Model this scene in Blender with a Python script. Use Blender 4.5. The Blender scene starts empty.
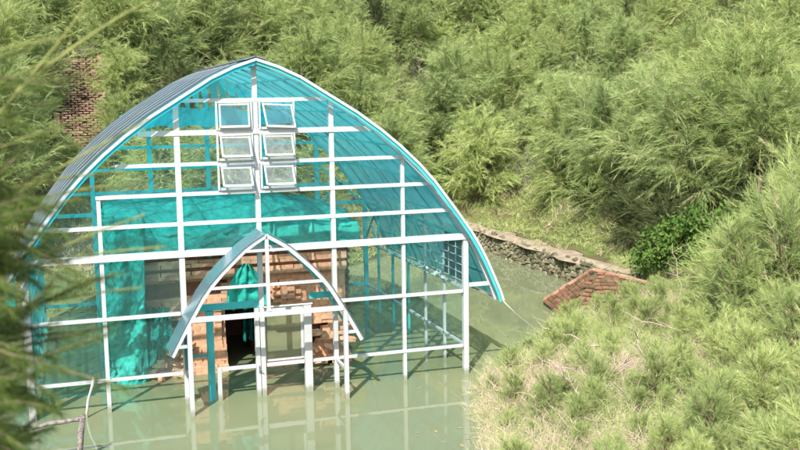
import bpy, math, random
import numpy as np
from mathutils import Vector, Matrix

random.seed(7)
RNG = np.random.default_rng(7)
SC = bpy.context.scene
COL = SC.collection

# ------------------------------------------------------------------ camera
cam_d = bpy.data.cameras.new("camera")
cam = bpy.data.objects.new("camera", cam_d)
COL.objects.link(cam)
SC.camera = cam
CAM = Vector((-3.47642852, -20.08735938, 6.23526734))
FWD = Vector((0.3078829, 0.94255078, -0.12963854))
RGT = Vector((0.94985569, -0.31232953, -0.01498102))
UPV = Vector((0.05461031, 0.11852551, 0.99144814))
M = Matrix((RGT, UPV, -FWD)).transposed().to_4x4()
M.translation = CAM
cam.matrix_world = M
cam_d.sensor_width = 36
cam_d.lens = 44.14
cam_d.clip_end = 600
cam_d.dof.use_dof = True
cam_d.dof.focus_distance = 21.5
cam_d.dof.aperture_fstop = 3.4

# ------------------------------------------------------------------ light
SUN_DIR = Vector((0.92, 1.4, -1.72)).normalized()
world = bpy.data.worlds.new("World")
SC.world = world
world.use_nodes = True
wn = world.node_tree
bg = wn.nodes["Background"]
sky = wn.nodes.new("ShaderNodeTexSky")
sky.sky_type = 'NISHITA'
sky.sun_disc = False
sky.sun_elevation = math.asin(-SUN_DIR.z)
sky.sun_rotation = math.atan2(-SUN_DIR.x, -SUN_DIR.y)
sky.air_density = 1.0
sky.dust_density = 2.5
wn.links.new(sky.outputs[0], bg.inputs[0])
bg.inputs[1].default_value = 0.15
sd = bpy.data.lights.new("sun", 'SUN')
sd.energy = 5.0
sd.angle = math.radians(0.5)
sd.color = (1.0, 0.95, 0.86)
sun = bpy.data.objects.new("sun", sd)
COL.objects.link(sun)
sun.rotation_euler = SUN_DIR.to_track_quat('-Z', 'Y').to_euler()
SC.view_settings.view_transform = 'Standard'
SC.view_settings.look = 'None'
SC.view_settings.exposure = 0.76
SC.view_settings.gamma = 1.0
SC.cycles.max_bounces = 8
SC.cycles.transparent_max_bounces = 24
SC.cycles.transmission_bounces = 6
SC.cycles.caustics_reflective = False
SC.cycles.caustics_refractive = False


# ------------------------------------------------------------------ materials
def mat(name, color, rough=0.6, spec=0.5, var=0.0, vscale=3.0, bump=0.0, bscale=20.0, color2=None, metal=0.0,
        coords='Object', detail=5.0):
    m = bpy.data.materials.new(name)
    m.use_nodes = True
    nt = m.node_tree
    b = nt.nodes["Principled BSDF"]
    b.inputs["Base Color"].default_value = (*color, 1)
    b.inputs["Roughness"].default_value = rough
    b.inputs["Specular IOR Level"].default_value = spec
    b.inputs["Metallic"].default_value = metal
    tc = nt.nodes.new("ShaderNodeTexCoord")
    if color2 is not None:
        n = nt.nodes.new("ShaderNodeTexNoise")
        n.inputs["Scale"].default_value = vscale
        n.inputs["Detail"].default_value = detail
        n.inputs["Roughness"].default_value = 0.65
        r = nt.nodes.new("ShaderNodeValToRGB")
        r.color_ramp.elements[0].position = 0.5 - var
        r.color_ramp.elements[1].position = 0.5 + var
        r.color_ramp.elements[0].color = (*color, 1)
        r.color_ramp.elements[1].color = (*color2, 1)
        nt.links.new(tc.outputs[coords], n.inputs["Vector"])
        nt.links.new(n.outputs["Fac"], r.inputs[0])
        nt.links.new(r.outputs[0], b.inputs["Base Color"])
    if bump:
        n2 = nt.nodes.new("ShaderNodeTexNoise")
        n2.inputs["Scale"].default_value = bscale
        n2.inputs["Detail"].default_value = 6
        bp = nt.nodes.new("ShaderNodeBump")
        bp.inputs["Strength"].default_value = bump
        bp.inputs["Distance"].default_value = 0.02
        nt.links.new(tc.outputs[coords], n2.inputs["Vector"])
        nt.links.new(n2.outputs["Fac"], bp.inputs["Height"])
        nt.links.new(bp.outputs[0], b.inputs["Normal"])
    return m


def per_object(m, c0, c1, amount=1.0):
    """tint each object of this material by its own random number"""
    nt = m.node_tree
    b = nt.nodes["Principled BSDF"]
    oi = nt.nodes.new("ShaderNodeObjectInfo")
    r = nt.nodes.new("ShaderNodeMix")
    r.data_type = 'RGBA'
    r.inputs[6].default_value = (*c0, 1)
    r.inputs[7].default_value = (*c1, 1)
    nt.links.new(oi.outputs["Random"], r.inputs[0])
    mx = nt.nodes.new("ShaderNodeMix")
    mx.data_type = 'RGBA'
    mx.blend_type = 'MULTIPLY'
    mx.inputs[0].default_value = amount
    prev = b.inputs["Base Color"].links
    if prev:
        nt.links.new(prev[0].from_socket, mx.inputs[6])
    else:
        mx.inputs[6].default_value = b.inputs["Base Color"].default_value
    nt.links.new(r.outputs[2], mx.inputs[7])
    nt.links.new(mx.outputs[2], b.inputs["Base Color"])
    return m


def foliage_mat(name, ca, cb, cc, transl=0.42):
    """leaf colour from a per-twig 'tint' attribute and a per-object random number"""
    m = bpy.data.materials.new(name)
    m.use_nodes = True
    nt = m.node_tree
    nt.nodes.clear()
    out = nt.nodes.new("ShaderNodeOutputMaterial")
    at = nt.nodes.new("ShaderNodeAttribute")
    at.attribute_name = "tint"
    ramp = nt.nodes.new("ShaderNodeValToRGB")
    ramp.color_ramp.elements[0].color = (*ca, 1)
    ramp.color_ramp.elements[1].color = (*cb, 1)
    ramp.color_ramp.elements[1].position = 0.86
    e = ramp.color_ramp.elements.new(0.97)
    e.color = (*cc, 1)
    nt.links.new(at.outputs["Fac"], ramp.inputs[0])
    oi = nt.nodes.new("ShaderNodeObjectInfo")
    hsv = nt.nodes.new("ShaderNodeHueSaturation")
    mr = nt.nodes.new("ShaderNodeMapRange")
    mr.inputs[3].default_value = 0.88
    mr.inputs[4].default_value = 1.18
    nt.links.new(oi.outputs["Random"], mr.inputs[0])
    nt.links.new(mr.outputs[0], hsv.inputs["Value"])
    mr2 = nt.nodes.new("ShaderNodeMapRange")
    mr2.inputs[3].default_value = 0.507
    mr2.inputs[4].default_value = 0.492
    nt.links.new(oi.outputs["Random"], mr2.inputs[0])
    nt.links.new(mr2.outputs[0], hsv.inputs["Hue"])
    nt.links.new(ramp.outputs[0], hsv.inputs["Color"])
    d = nt.nodes.new("ShaderNodeBsdfDiffuse")
    t = nt.nodes.new("ShaderNodeBsdfTranslucent")
    mx = nt.nodes.new("ShaderNodeMixShader")
    mx.inputs[0].default_value = transl
    nt.links.new(hsv.outputs[0], d.inputs[0])
    nt.links.new(hsv.outputs[0], t.inputs[0])
    nt.links.new(d.outputs[0], mx.inputs[1])
    nt.links.new(t.outputs[0], mx.inputs[2])
    nt.links.new(mx.outputs[0], out.inputs[0])
    return m


def sheet_mat(name, tcol, dcol, ftrans, ftransl, rough=0.15, gloss=1.0, streak=0.0, outer=None, mottle=None):
    """see-through plastic sheet: tinted clear + translucent body + skin gloss"""
    m = bpy.data.materials.new(name)
    m.use_nodes = True
    nt = m.node_tree
    nt.nodes.clear()
    out = nt.nodes.new("ShaderNodeOutputMaterial")
    tr = nt.nodes.new("ShaderNodeBsdfTransparent")
    tr.inputs[0].default_value = (*tcol, 1)
    tl = nt.nodes.new("ShaderNodeBsdfTranslucent")
    tl.inputs[0].default_value = (*dcol, 1)
    df = nt.nodes.new("ShaderNodeBsdfDiffuse")
    df.inputs[0].default_value = (*dcol, 1)
    if mottle is not None:
        tcm = nt.nodes.new("ShaderNodeTexCoord")
        nm = nt.nodes.new("ShaderNodeTexNoise")
        nm.inputs["Scale"].default_value = 7.0
        nm.inputs["Detail"].default_value = 9
        nm.inputs["Roughness"].default_value = 0.75
        rm = nt.nodes.new("ShaderNodeValToRGB")
        rm.color_ramp.elements[0].position = 0.36
        rm.color_ramp.elements[1].position = 0.66
        rm.color_ramp.elements[0].color = (*dcol, 1)
        rm.color_ramp.elements[1].color = (*mottle, 1)
        nt.links.new(tcm.outputs["Object"], nm.inputs["Vector"])
        nt.links.new(nm.outputs["Fac"], rm.inputs[0])
        nt.links.new(rm.outputs[0], df.inputs[0])
        nt.links.new(rm.outputs[0], tl.inputs[0])
    body = nt.nodes.new("ShaderNodeMixShader")
    body.inputs[0].default_value = ftransl
    nt.links.new(df.outputs[0], body.inputs[1])
    nt.links.new(tl.outputs[0], body.inputs[2])
    a = nt.nodes.new("ShaderNodeMixShader")
    a.inputs[0].default_value = ftrans
    nt.links.new(body.outputs[0], a.inputs[1])
    nt.links.new(tr.outputs[0], a.inputs[2])
    gl = nt.nodes.new("ShaderNodeBsdfGlossy")
    gl.inputs["Roughness"].default_value = rough
    gl.inputs[0].default_value = (gloss, gloss, gloss, 1)
    # Schlick reflectance, the same from both sides of the thin sheet
    lw = nt.nodes.new("ShaderNodeLayerWeight")
    lw.inputs[0].default_value = 0.5
    pw = nt.nodes.new("ShaderNodeMath")
    pw.operation = 'POWER'
    pw.inputs[1].default_value = 5.0
    fr = nt.nodes.new("ShaderNodeMath")
    fr.operation = 'MULTIPLY_ADD'
    fr.inputs[1].default_value = 0.94 if outer is None else 0.5
    fr.inputs[2].default_value = 0.04 if outer is None else 0.025
    nt.links.new(lw.outputs["Facing"], pw.inputs[0])
    nt.links.new(pw.outputs[0], fr.inputs[0])
    f = nt.nodes.new("ShaderNodeMixShader")
    nt.links.new(fr.outputs[0], f.inputs[0])
    nt.links.new(gl.outputs[0], f.inputs[2])
    if outer is None:
        nt.links.new(a.outputs[0], f.inputs[1])
    else:
        # the sheet's upper skin is a grey film: seen from above it is slate, light still goes through
        ge = nt.nodes.new("ShaderNodeNewGeometry")
        od = nt.nodes.new("ShaderNodeBsdfDiffuse")
        od.inputs[0].default_value = (*outer, 1)
        om = nt.nodes.new("ShaderNodeMixShader")
        om.inputs[0].default_value = 0.16
        nt.links.new(od.outputs[0], om.inputs[1])
        nt.links.new(tr.outputs[0], om.inputs[2])
        sk = nt.nodes.new("ShaderNodeMixShader")
        nt.links.new(ge.outputs["Backfacing"], sk.inputs[0])
        nt.links.new(om.outputs[0], sk.inputs[1])
        nt.links.new(a.outputs[0], sk.inputs[2])
        nt.links.new(sk.outputs[0], f.inputs[1])
    nt.links.new(f.outputs[0], out.inputs[0])
    if streak:
        tc = nt.nodes.new("ShaderNodeTexCoord")
        mp = nt.nodes.new("ShaderNodeMapping")
        mp.inputs["Scale"].default_value = (1.2, 0.9, 1.2)
        n = nt.nodes.new("ShaderNodeTexNoise")
        n.inputs["Scale"].default_value = 2.2
        n.inputs["Detail"].default_value = 7
        n.inputs["Roughness"].default_value = 0.7
        nt.links.new(tc.outputs["Object"], mp.inputs[0])
        nt.links.new(mp.outputs[0], n.inputs["Vector"])
        r = nt.nodes.new("ShaderNodeMapRange")
        r.inputs[1].default_value = 0.3
        r.inputs[2].default_value = 0.7
        r.inputs[3].default_value = max(0.02, ftrans - streak)
        r.inputs[4].default_value = min(0.95, ftrans + streak)
        nt.links.new(n.outputs["Fac"], r.inputs[0])
        nt.links.new(r.outputs[0], a.inputs[0])
    return m


WHITE = mat("white_paint", (0.38, 0.40, 0.42), 0.45, 0.5, 0.25, 1.3, color2=(0.47, 0.49, 0.50), bump=0.05)


def tide(m, col=(0.17, 0.19, 0.11), top=0.16):
    """green-brown flood line just above the water"""
    nt = m.node_tree
    b = nt.nodes["Principled BSDF"]
    g = nt.nodes.new("ShaderNodeNewGeometry")
    sp = nt.nodes.new("ShaderNodeSeparateXYZ")
    nz = nt.nodes.new("ShaderNodeTexNoise")
    nz.inputs["Scale"].default_value = 9
    nt.links.new(g.outputs["Position"], sp.inputs[0])
    nt.links.new(g.outputs["Position"], nz.inputs["Vector"])
    ad = nt.nodes.new("ShaderNodeMath")
    ad.operation = 'MULTIPLY_ADD'
    ad.inputs[1].default_value = 0.16
    nt.links.new(nz.outputs["Fac"], ad.inputs[0])
    nt.links.new(sp.outputs["Z"], ad.inputs[2])
    mr = nt.nodes.new("ShaderNodeMapRange")
    mr.inputs[1].default_value = top + 0.10
    mr.inputs[2].default_value = top
    mr.inputs[3].default_value = 0.0
    mr.inputs[4].default_value = 0.75
    nt.links.new(ad.outputs[0], mr.inputs[0])
    mx = nt.nodes.new("ShaderNodeMix")
    mx.data_type = 'RGBA'
    mx.inputs[7].default_value = (*col, 1)
    nt.links.new(mr.outputs[0], mx.inputs[0])
    nt.links.new(b.inputs["Base Color"].links[0].from_socket, mx.inputs[6])
    # faint rust and dust runs higher up
    n3 = nt.nodes.new("ShaderNodeTexNoise")
    n3.inputs["Scale"].default_value = 5.0
    n3.inputs["Detail"].default_value = 8
    n3.inputs["Roughness"].default_value = 0.8
    nt.links.new(g.outputs["Position"], n3.inputs["Vector"])
    m3 = nt.nodes.new("ShaderNodeMapRange")
    m3.inputs[1].default_value = 0.60
    m3.inputs[2].default_value = 0.72
    m3.inputs[4].default_value = 0.5
    nt.links.new(n3.outputs["Fac"], m3.inputs[0])
    m4 = nt.nodes.new("ShaderNodeMix")
    m4.data_type = 'RGBA'
    m4.inputs[7].default_value = (0.26, 0.22, 0.17, 1)
    nt.links.new(m3.outputs[0], m4.inputs[0])
    nt.links.new(mx.outputs[2], m4.inputs[6])
    nt.links.new(m4.outputs[2], b.inputs["Base Color"])


tide(WHITE)
WHITE_OLD = mat("weathered_white_paint", (0.30, 0.30, 0.30), 0.6, 0.4, 0.12, 9, color2=(0.55, 0.56, 0.57), bump=0.1)
TEAL = mat("turquoise_paint", (0.035, 0.36, 0.385), 0.4, 0.5, 0.2, 2.0, color2=(0.06, 0.45, 0.47))
ROOF = sheet_mat("turquoise_polycarbonate", (0.34, 0.78, 0.85), (0.11, 0.70, 0.79), 0.37, 0.92, 0.32, 0.8, streak=0.16, outer=(0.035, 0.045, 0.062))
PORCH_ROOF = sheet_mat("clear_blue_polycarbonate", (0.62, 0.80, 0.86), (0.20, 0.32, 0.38), 0.42, 0.35, 0.22, 1.0)
JOINT = mat("pale_joint_strip", (0.17, 0.20, 0.23), 0.5, 0.4, 0.2, 3.0, color2=(0.26, 0.29, 0.32))
RIBDARK = mat("grey_rib_paint", (0.10, 0.13, 0.16), 0.4, 0.5, 0.2, 3.0, color2=(0.16, 0.2, 0.24))
FILM = sheet_mat("turquoise_film", (0.2, 0.85, 0.9), (0.05, 0.68, 0.78), 0.12, 0.45, 0.5, 0.3, streak=0.1)
FROST = sheet_mat("frosted_glass", (0.95, 0.98, 0.98), (0.42, 0.46, 0.47), 0.84, 0.4, 0.1, 1.0, streak=0.18)
GLAZE = sheet_mat("dusty_clear_sheet", (0.94, 0.99, 0.99), (0.22, 0.50, 0.50), 0.98, 0.4, 0.03, 0.6, streak=0.015)
CLEAR = sheet_mat("window_glass", (0.85, 0.93, 0.94), (0.4, 0.5, 0.5), 0.94, 0.5, 0.03, 1.0)
DOORPANE = sheet_mat("milky_door_plastic", (0.66, 0.72, 0.62), (0.30, 0.34, 0.22), 0.5, 0.3, 0.12, 0.8)
NET = sheet_mat("turquoise_net", (0.45, 0.85, 0.80), (0.02, 0.40, 0.34), 0.16, 0.25, 0.8, 0.1, streak=0.12, mottle=(0.09, 0.66, 0.56))
NETDARK = sheet_mat("tattered_turquoise_net", (0.5, 0.85, 0.80), (0.03, 0.36, 0.33), 0.66, 0.3, 0.8, 0.1, streak=0.45)
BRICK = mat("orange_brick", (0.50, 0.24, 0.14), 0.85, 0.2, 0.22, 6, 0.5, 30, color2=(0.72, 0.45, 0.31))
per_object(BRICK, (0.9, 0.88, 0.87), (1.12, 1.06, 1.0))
BRICK_SHADE = mat("shade_dark_brick", (0.24, 0.135, 0.09), 0.9, 0.2, 0.2, 3, 0.6, 25, color2=(0.44, 0.26, 0.175))  # darker brick colour carrying the shade of the temple's side mass
per_object(BRICK_SHADE, (0.6, 0.62, 0.6), (1.2, 1.1, 1.0))
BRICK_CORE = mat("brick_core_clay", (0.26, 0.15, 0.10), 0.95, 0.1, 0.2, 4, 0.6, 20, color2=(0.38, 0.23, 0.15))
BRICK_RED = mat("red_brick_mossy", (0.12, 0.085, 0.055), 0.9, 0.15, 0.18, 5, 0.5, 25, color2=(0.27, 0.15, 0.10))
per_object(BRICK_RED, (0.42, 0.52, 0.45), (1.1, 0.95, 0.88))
BRICK_UNLIT = mat("unlit_orange_brick", (0.32, 0.18, 0.115), 0.9, 0.2, 0.2, 2.2, 0.6, 25, color2=(0.60, 0.35, 0.23))  # duller orange: shade on the unlit temple face put into the colour
HIPCORE = mat("mossy_joint_earth", (0.06, 0.06, 0.035), 0.95, 0.1, 0.2, 3, 0.5, 20, color2=(0.13, 0.12, 0.06))
BRICK_STAIR = mat("stair_brick_brown", (0.15, 0.105, 0.075), 0.9, 0.2, 0.16, 1.6, 0.6, 25, color2=(0.34, 0.22, 0.16))
TWIGGREEN = mat("young_green_twig", (0.24, 0.25, 0.09), 0.8, 0.2)
COPING = mat("terracotta_coping", (0.25, 0.15, 0.10), 0.9, 0.2, 0.2, 5, 0.4, 25, color2=(0.42, 0.25, 0.17))
STONE = mat("wall_stone", (0.09, 0.09, 0.075), 0.9, 0.2, 0.12, 5, 0.6, 18, color2=(0.30, 0.30, 0.25))
per_object(STONE, (0.55, 0.54, 0.42), (1.35, 1.25, 1.0))
MORTARST = mat("lime_mortar_earth", (0.20, 0.16, 0.12), 0.95, 0.1, 0.2, 3, 0.5, 20, color2=(0.34, 0.28, 0.22))
MORTAR = mat("dark_mortar", (0.10, 0.10, 0.075), 0.95, 0.1, 0.2, 4, 0.5, 20, color2=(0.24, 0.23, 0.17))
WOOD = mat("grey_dead_wood", (0.09, 0.08, 0.075), 0.9, 0.2, 0.12, 14, 0.5, 40, color2=(0.30, 0.27, 0.25))
WOODPALE = mat("bleached_twig", (0.27, 0.22, 0.165), 0.9, 0.2, 0.2, 12, 0.3, 40, color2=(0.44, 0.37, 0.30))
BARK = mat("brown_bark", (0.12, 0.09, 0.065), 0.95, 0.1, 0.2, 8, 0.4, 30, color2=(0.22, 0.17, 0.12))
ROPE = mat("pale_rope", (0.55, 0.55, 0.45), 0.8, 0.2)
NEEDLE = foliage_mat("needle_green", (0.24, 0.325, 0.115), (0.47, 0.545, 0.225), (0.62, 0.55, 0.35))
NEEDLE_BLUE = foliage_mat("needle_bluish_green", (0.235, 0.325, 0.125), (0.45, 0.53, 0.235), (0.60, 0.54, 0.35))
NEEDLE_YOUNG = foliage_mat("needle_young_yellow_green", (0.27, 0.36, 0.12), (0.50, 0.575, 0.25), (0.66, 0.57, 0.42))
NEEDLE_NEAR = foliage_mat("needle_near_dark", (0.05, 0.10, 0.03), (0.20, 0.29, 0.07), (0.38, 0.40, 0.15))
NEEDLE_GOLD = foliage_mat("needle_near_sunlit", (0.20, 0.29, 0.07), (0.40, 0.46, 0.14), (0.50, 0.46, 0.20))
NEEDLE_SHADE = foliage_mat("needle_shade_dark_green", (0.05, 0.075, 0.03), (0.12, 0.15, 0.06), (0.30, 0.26, 0.17), 0.2)  # needles darkened: the shade of thicket gaps is put into the colour
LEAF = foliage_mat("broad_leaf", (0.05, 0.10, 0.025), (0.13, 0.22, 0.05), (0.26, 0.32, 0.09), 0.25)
LEAFGREY = foliage_mat("grey_green_leaf", (0.16, 0.21, 0.11), (0.29, 0.34, 0.19), (0.46, 0.43, 0.30), 0.25)
GRASS = foliage_mat("grass_blades", (0.23, 0.31, 0.10), (0.41, 0.47, 0.19), (0.55, 0.48, 0.32), 0.3)


# ------------------------------------------------------------------ mesh helpers
def new_mesh(name, verts, faces, m, smooth=False):
    me = bpy.data.meshes.new(name)
    me.from_pydata([tuple(v) for v in verts], [], [tuple(f) for f in faces])
    me.materials.append(m)
    if smooth:
        me.polygons.foreach_set("use_smooth", [True] * len(me.polygons))
    me.update()
    return me


def tri_mesh(name, V, m, tint=None, k=3):
    """V: (n*k,3) vertices, every k of them a face"""
    n = len(V) // k
    me = bpy.data.meshes.new(name)
    me.vertices.add(len(V))
    me.vertices.foreach_set("co", V.astype(np.float32).ravel())
    me.loops.add(n * k)
    me.loops.foreach_set("vertex_index", np.arange(n * k, dtype=np.int32))
    me.polygons.add(n)
    me.polygons.foreach_set("loop_start", np.arange(n, dtype=np.int32) * k)
    me.polygons.foreach_set("loop_total", np.full(n, k, dtype=np.int32))
    if tint is not None:
        a = me.attributes.new("tint", 'FLOAT', 'POINT')
        a.data.foreach_set("value", np.repeat(tint, k).astype(np.float32))
    me.materials.append(m)
    me.update()
    me.validate()
    return me


def link(name, me, parent=None, **props):
    o = bpy.data.objects.new(name, me)
    COL.objects.link(o)
    if parent is not None:
        o.parent = parent
    for k, v in props.items():
        if v is not None:
            o[k] = v
    return o


def thing(name, label, cat, loc=(0, 0, 0), rz=0.0, group=None):
    o = bpy.data.objects.new(name, None)
    COL.objects.link(o)
    o.location = loc
    o.rotation_euler = (0, 0, rz)
    o.empty_display_size = 0.2
    o['label'] = label
    o['category'] = cat
    if group:
        o['group'] = group
    return o


BOXF = [(0, 1, 3, 2), (4, 6, 7, 5), (0, 4, 5, 1), (2, 3, 7, 6), (0, 2, 6, 4), (1, 5, 7, 3)]


def rod_vf(p0, p1, w, d, up=(0, 1, 0)):
    """square tube from p0 to p1, w across, d along 'up'"""
    p0, p1 = Vector(p0), Vector(p1)
    a = (p1 - p0).normalized()
    u = Vector(up)
    s = a.cross(u)
    if s.length < 1e-4:
        s = a.cross(Vector((1, 0, 0)))
    s.normalize()
    t = s.cross(a).normalized()
    V = []
    for p in (p0, p1):
        for i in (-1, 1):
            for j in (-1, 1):
                V.append(p + s * (w / 2 * i) + t * (d / 2 * j))
    F = [(0, 2, 3, 1), (4, 5, 7, 6), (0, 1, 5, 4), (2, 6, 7, 3), (0, 4, 6, 2), (1, 3, 7, 5)]
    return V, F


def rod(name, p0, p1, w, d, m, parent, up=(0, 1, 0), **props):
    V, F = rod_vf(p0, p1, w, d, up)
    return link(name, new_mesh(name, V, F, m), parent, **props)


def join_vf(parts):
    V, F = [], []
    for v, f in parts:
        o = len(V)
        V += list(v)
        F += [tuple(i + o for i in q) for q in f]
    return V, F


def sweep_rect(pts, w_out, depth, flip=1):
    """pts in XZ plane at given y: [(x,y,z)], section w_out in-plane, depth along Y"""
    P = [Vector(p) for p in pts]
    V, F = [], []
    for i, p in enumerate(P):
        a = (P[min(i + 1, len(P) - 1)] - P[max(i - 1, 0)]).normalized()
        n = Vector((a.z, 0, -a.x)).normalized()
        for (i2, j2) in ((-1, -1), (1, -1), (1, 1), (-1, 1)):
            V.append(p + n * (w_out / 2 * i2) + Vector((0, depth / 2 * j2, 0)))
    for i in range(len(P) - 1):
        for k in range(4):
            a0, a1 = i * 4 + k, i * 4 + (k + 1) % 4
            F.append((a0, a1, a1 + 4, a0 + 4))
    F.append((3, 2, 1, 0))
    e = (len(P) - 1) * 4
    F.append((e, e + 1, e + 2, e + 3))
    return V, F


def tube_vf(pts, radii, n=6):
    P = [Vector(p) for p in pts]
    V, F = [], []
    for i, p in enumerate(P):
        a = (P[min(i + 1, len(P) - 1)] - P[max(i - 1, 0)]).normalized()
        s = a.cross(Vector((0.3, 0.2, 1)))
        if s.length < 1e-3:
            s = a.cross(Vector((1, 0, 0)))
        s.normalize()
        t = a.cross(s)
        for k in range(n):
            c = 2 * math.pi * k / n
            V.append(p + (s * math.cos(c) + t * math.sin(c)) * radii[i])
    for i in range(len(P) - 1):
        for k in range(n):
            a0, a1 = i * n + k, i * n + (k + 1) % n
            F.append((a0, a1, a1 + n, a0 + n))
    F.append(tuple(range(n))[::-1])
    F.append(tuple((len(P) - 1) * n + k for k in range(n)))
    return V, F


def tube(name, pts, radii, m, parent=None, n=6, **props):
    V, F = tube_vf(pts, radii, n)
    return link(name, new_mesh(name, V, F, m, True), parent, **props)


def wobble(p0, p1, n, amp, rng=random):
    p0, p1 = Vector(p0), Vector(p1)
    out = []
    for i in range(n + 1):
        t = i / n
        j = Vector((rng.uniform(-1, 1), rng.uniform(-1, 1), rng.uniform(-1, 1))) * amp * (0 if i in (0, n) else 1)
        out.append(p0.lerp(p1, t) + j)
    return out


def brick_mesh(name, m, sx, sy, sz, seed, irr=0.008, bev=0.008):
    r = random.Random(seed)
    V = []
    for x in (-1, 1):
        for y in (-1, 1):
            for z in (-1, 1):
                V.append((x * sx / 2 + r.uniform(-irr, irr), y * sy / 2 + r.uniform(-irr, irr), z * sz / 2 + r.uniform(-irr, irr) * 0.6))
    F = [(0, 1, 3, 2), (4, 6, 7, 5), (0, 4, 5, 1), (2, 3, 7, 6), (0, 2, 6, 4), (1, 5, 7, 3)]
    me = new_mesh(name, V, F, m)
    return me


def noise2(x, y, s=1.0, seed=0.0):
    """cheap smooth value noise, vectorised"""
    x = np.asarray(x) * s + seed * 17.3
    y = np.asarray(y) * s - seed * 9.1
    xi, yi = np.floor(x), np.floor(y)
    fx, fy = x - xi, y - yi
    fx, fy = fx * fx * (3 - 2 * fx), fy * fy * (3 - 2 * fy)

    def h(a, b):
        v = np.sin(a * 127.1 + b * 311.7 + seed * 74.7) * 43758.5453
        return v - np.floor(v)
    return (h(xi, yi) * (1 - fx) + h(xi + 1, yi) * fx) * (1 - fy) + (h(xi, yi + 1) * (1 - fx) + h(xi + 1, yi + 1) * fx) * fy


# ------------------------------------------------------------------ terrain
POND = np.array([(3.0, -5.2), (4.1, -1.9), (6.3, 0.8), (8.3, 2.6), (9.6, 3.9), (10.7, 4.8), (11.7, 5.6), (11.9, 6.5),
                 (11.9, 17.5), (8.0, 16.5), (3.5, 12.5), (-1.0, 10.2), (-6.0, 9.6), (-8.2, 6.0), (-8.8, 0.0), (-8.0, -5.0),
                 (-5.0, -8.2), (0.0, -8.0)])


def pond_dist(x, y):
    """signed distance to the pond outline, positive outside"""
    x = np.asarray(x, float)
    y = np.asarray(y, float)
    best = np.full(x.shape, 1e9)
    inside = np.zeros(x.shape, bool)
    n = len(POND)
    for i in range(n):
        ax, ay = POND[i]
        bx, by = POND[(i + 1) % n]
        ex, ey = bx - ax, by - ay
        t = np.clip(((x - ax) * ex + (y - ay) * ey) / (ex * ex + ey * ey), 0, 1)
        best = np.minimum(best, np.hypot(x - ax - t * ex, y - ay - t * ey))
        c = ((ay > y) != (by > y)) & (x < (bx - ax) * (y - ay) / (by - ay + 1e-12) + ax)
        inside ^= c
    return np.where(inside, -best, best)


def sstep(a, b, x):
    t = np.clip((x - a) / (b - a), 0, 1)
    return t * t * (3 - 2 * t)


def ground_z(x, y):
    x = np.asarray(x, float)
    y = np.asarray(y, float)
    d = pond_dist(x, y)
    near = 0.20 * np.clip(d, 0, 5) + 0.42 * np.maximum(d - 5, 0) + 0.04
    far_r = 0.78 + 0.66 * np.maximum(d - 1.6, 0)
    far_l = 0.35 * np.minimum(np.maximum(d, 0), 1) + 0.66 * np.maximum(d - 0.5, 0)
    wl = sstep(9.0, 11.0, x) * sstep(4.0, 6.5, y)
    far = far_l * (1 - wl) + far_r * wl
    w = sstep(-1.0, 6.5, y)
    z = near * (1 - w) + far * w
    # the bank behind the photographer flattens out
    z = np.where(z > 22, 22 + (z - 22) * 0.4, z)
    z = np.minimum(z, np.where(y < -14, 4.7 + 0.0 * y, 999))
    bump = (noise2(x, y, 0.35, 1) - 0.5) * 0.9 + (noise2(x, y, 1.1, 2) - 0.5) * 0.22
    z = z + bump * sstep(1.0, 6.0, d) * np.where(w > 0.5, 1.0, 0.45)
    # hollow trodden out in front of and beside the ruined stairway
    stairz = np.maximum(0.5, 4.15 + (y - 18.0) * 0.875)
    m = sstep(-5.4, -4.4, x) * sstep(-1.3, -2.2, x) * sstep(24.0, 22.3, y) * sstep(11, 13, y)
    z = z * (1 - m) + np.minimum(z, stairz) * m
    return np.where(d < 0, np.maximum(-1.4, d * 1.6), z)


def gz(x, y):
    return float(ground_z(np.array([x]), np.array([y]))[0])


def build_ground():
    xs = np.concatenate([np.arange(-150, -30, 8), np.arange(-30, 45, 0.45), np.arange(45, 190, 8)])
    ys = np.concatenate([np.arange(-60, -24, 6), np.arange(-24, 62, 0.45), np.arange(62, 230, 8)])
    X, Y = np.meshgrid(xs, ys)
    Z = ground_z(X, Y)
    V = np.stack([X, Y, Z], -1).reshape(-1, 3)
    nx, ny = len(xs), len(ys)
    i, j = np.meshgrid(np.arange(nx - 1), np.arange(ny - 1))
    a = (j * nx + i).ravel()
    F = np.stack([a, a + 1, a + nx + 1, a + nx], -1)
    me = bpy.data.meshes.new("ground")
    me.vertices.add(len(V))
    me.vertices.foreach_set("co", V.astype(np.float32).ravel())
    me.loops.add(F.size)
    me.loops.foreach_set("vertex_index", F.astype(np.int32).ravel())
    me.polygons.add(len(F))
    me.polygons.foreach_set("loop_start", np.arange(len(F), dtype=np.int32) * 4)
    me.polygons.foreach_set("loop_total", np.full(len(F), 4, dtype=np.int32))
    me.polygons.foreach_set("use_smooth", np.ones(len(F), bool))
    m = mat("earth_and_moss", (0.10, 0.085, 0.045), 0.95, 0.1, 0.12, 0.7, 0.8, 3.0, color2=(0.12, 0.15, 0.05))
    me.materials.append(m)
    me.update()
    link("ground", me, kind="structure")


build_ground()

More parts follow.
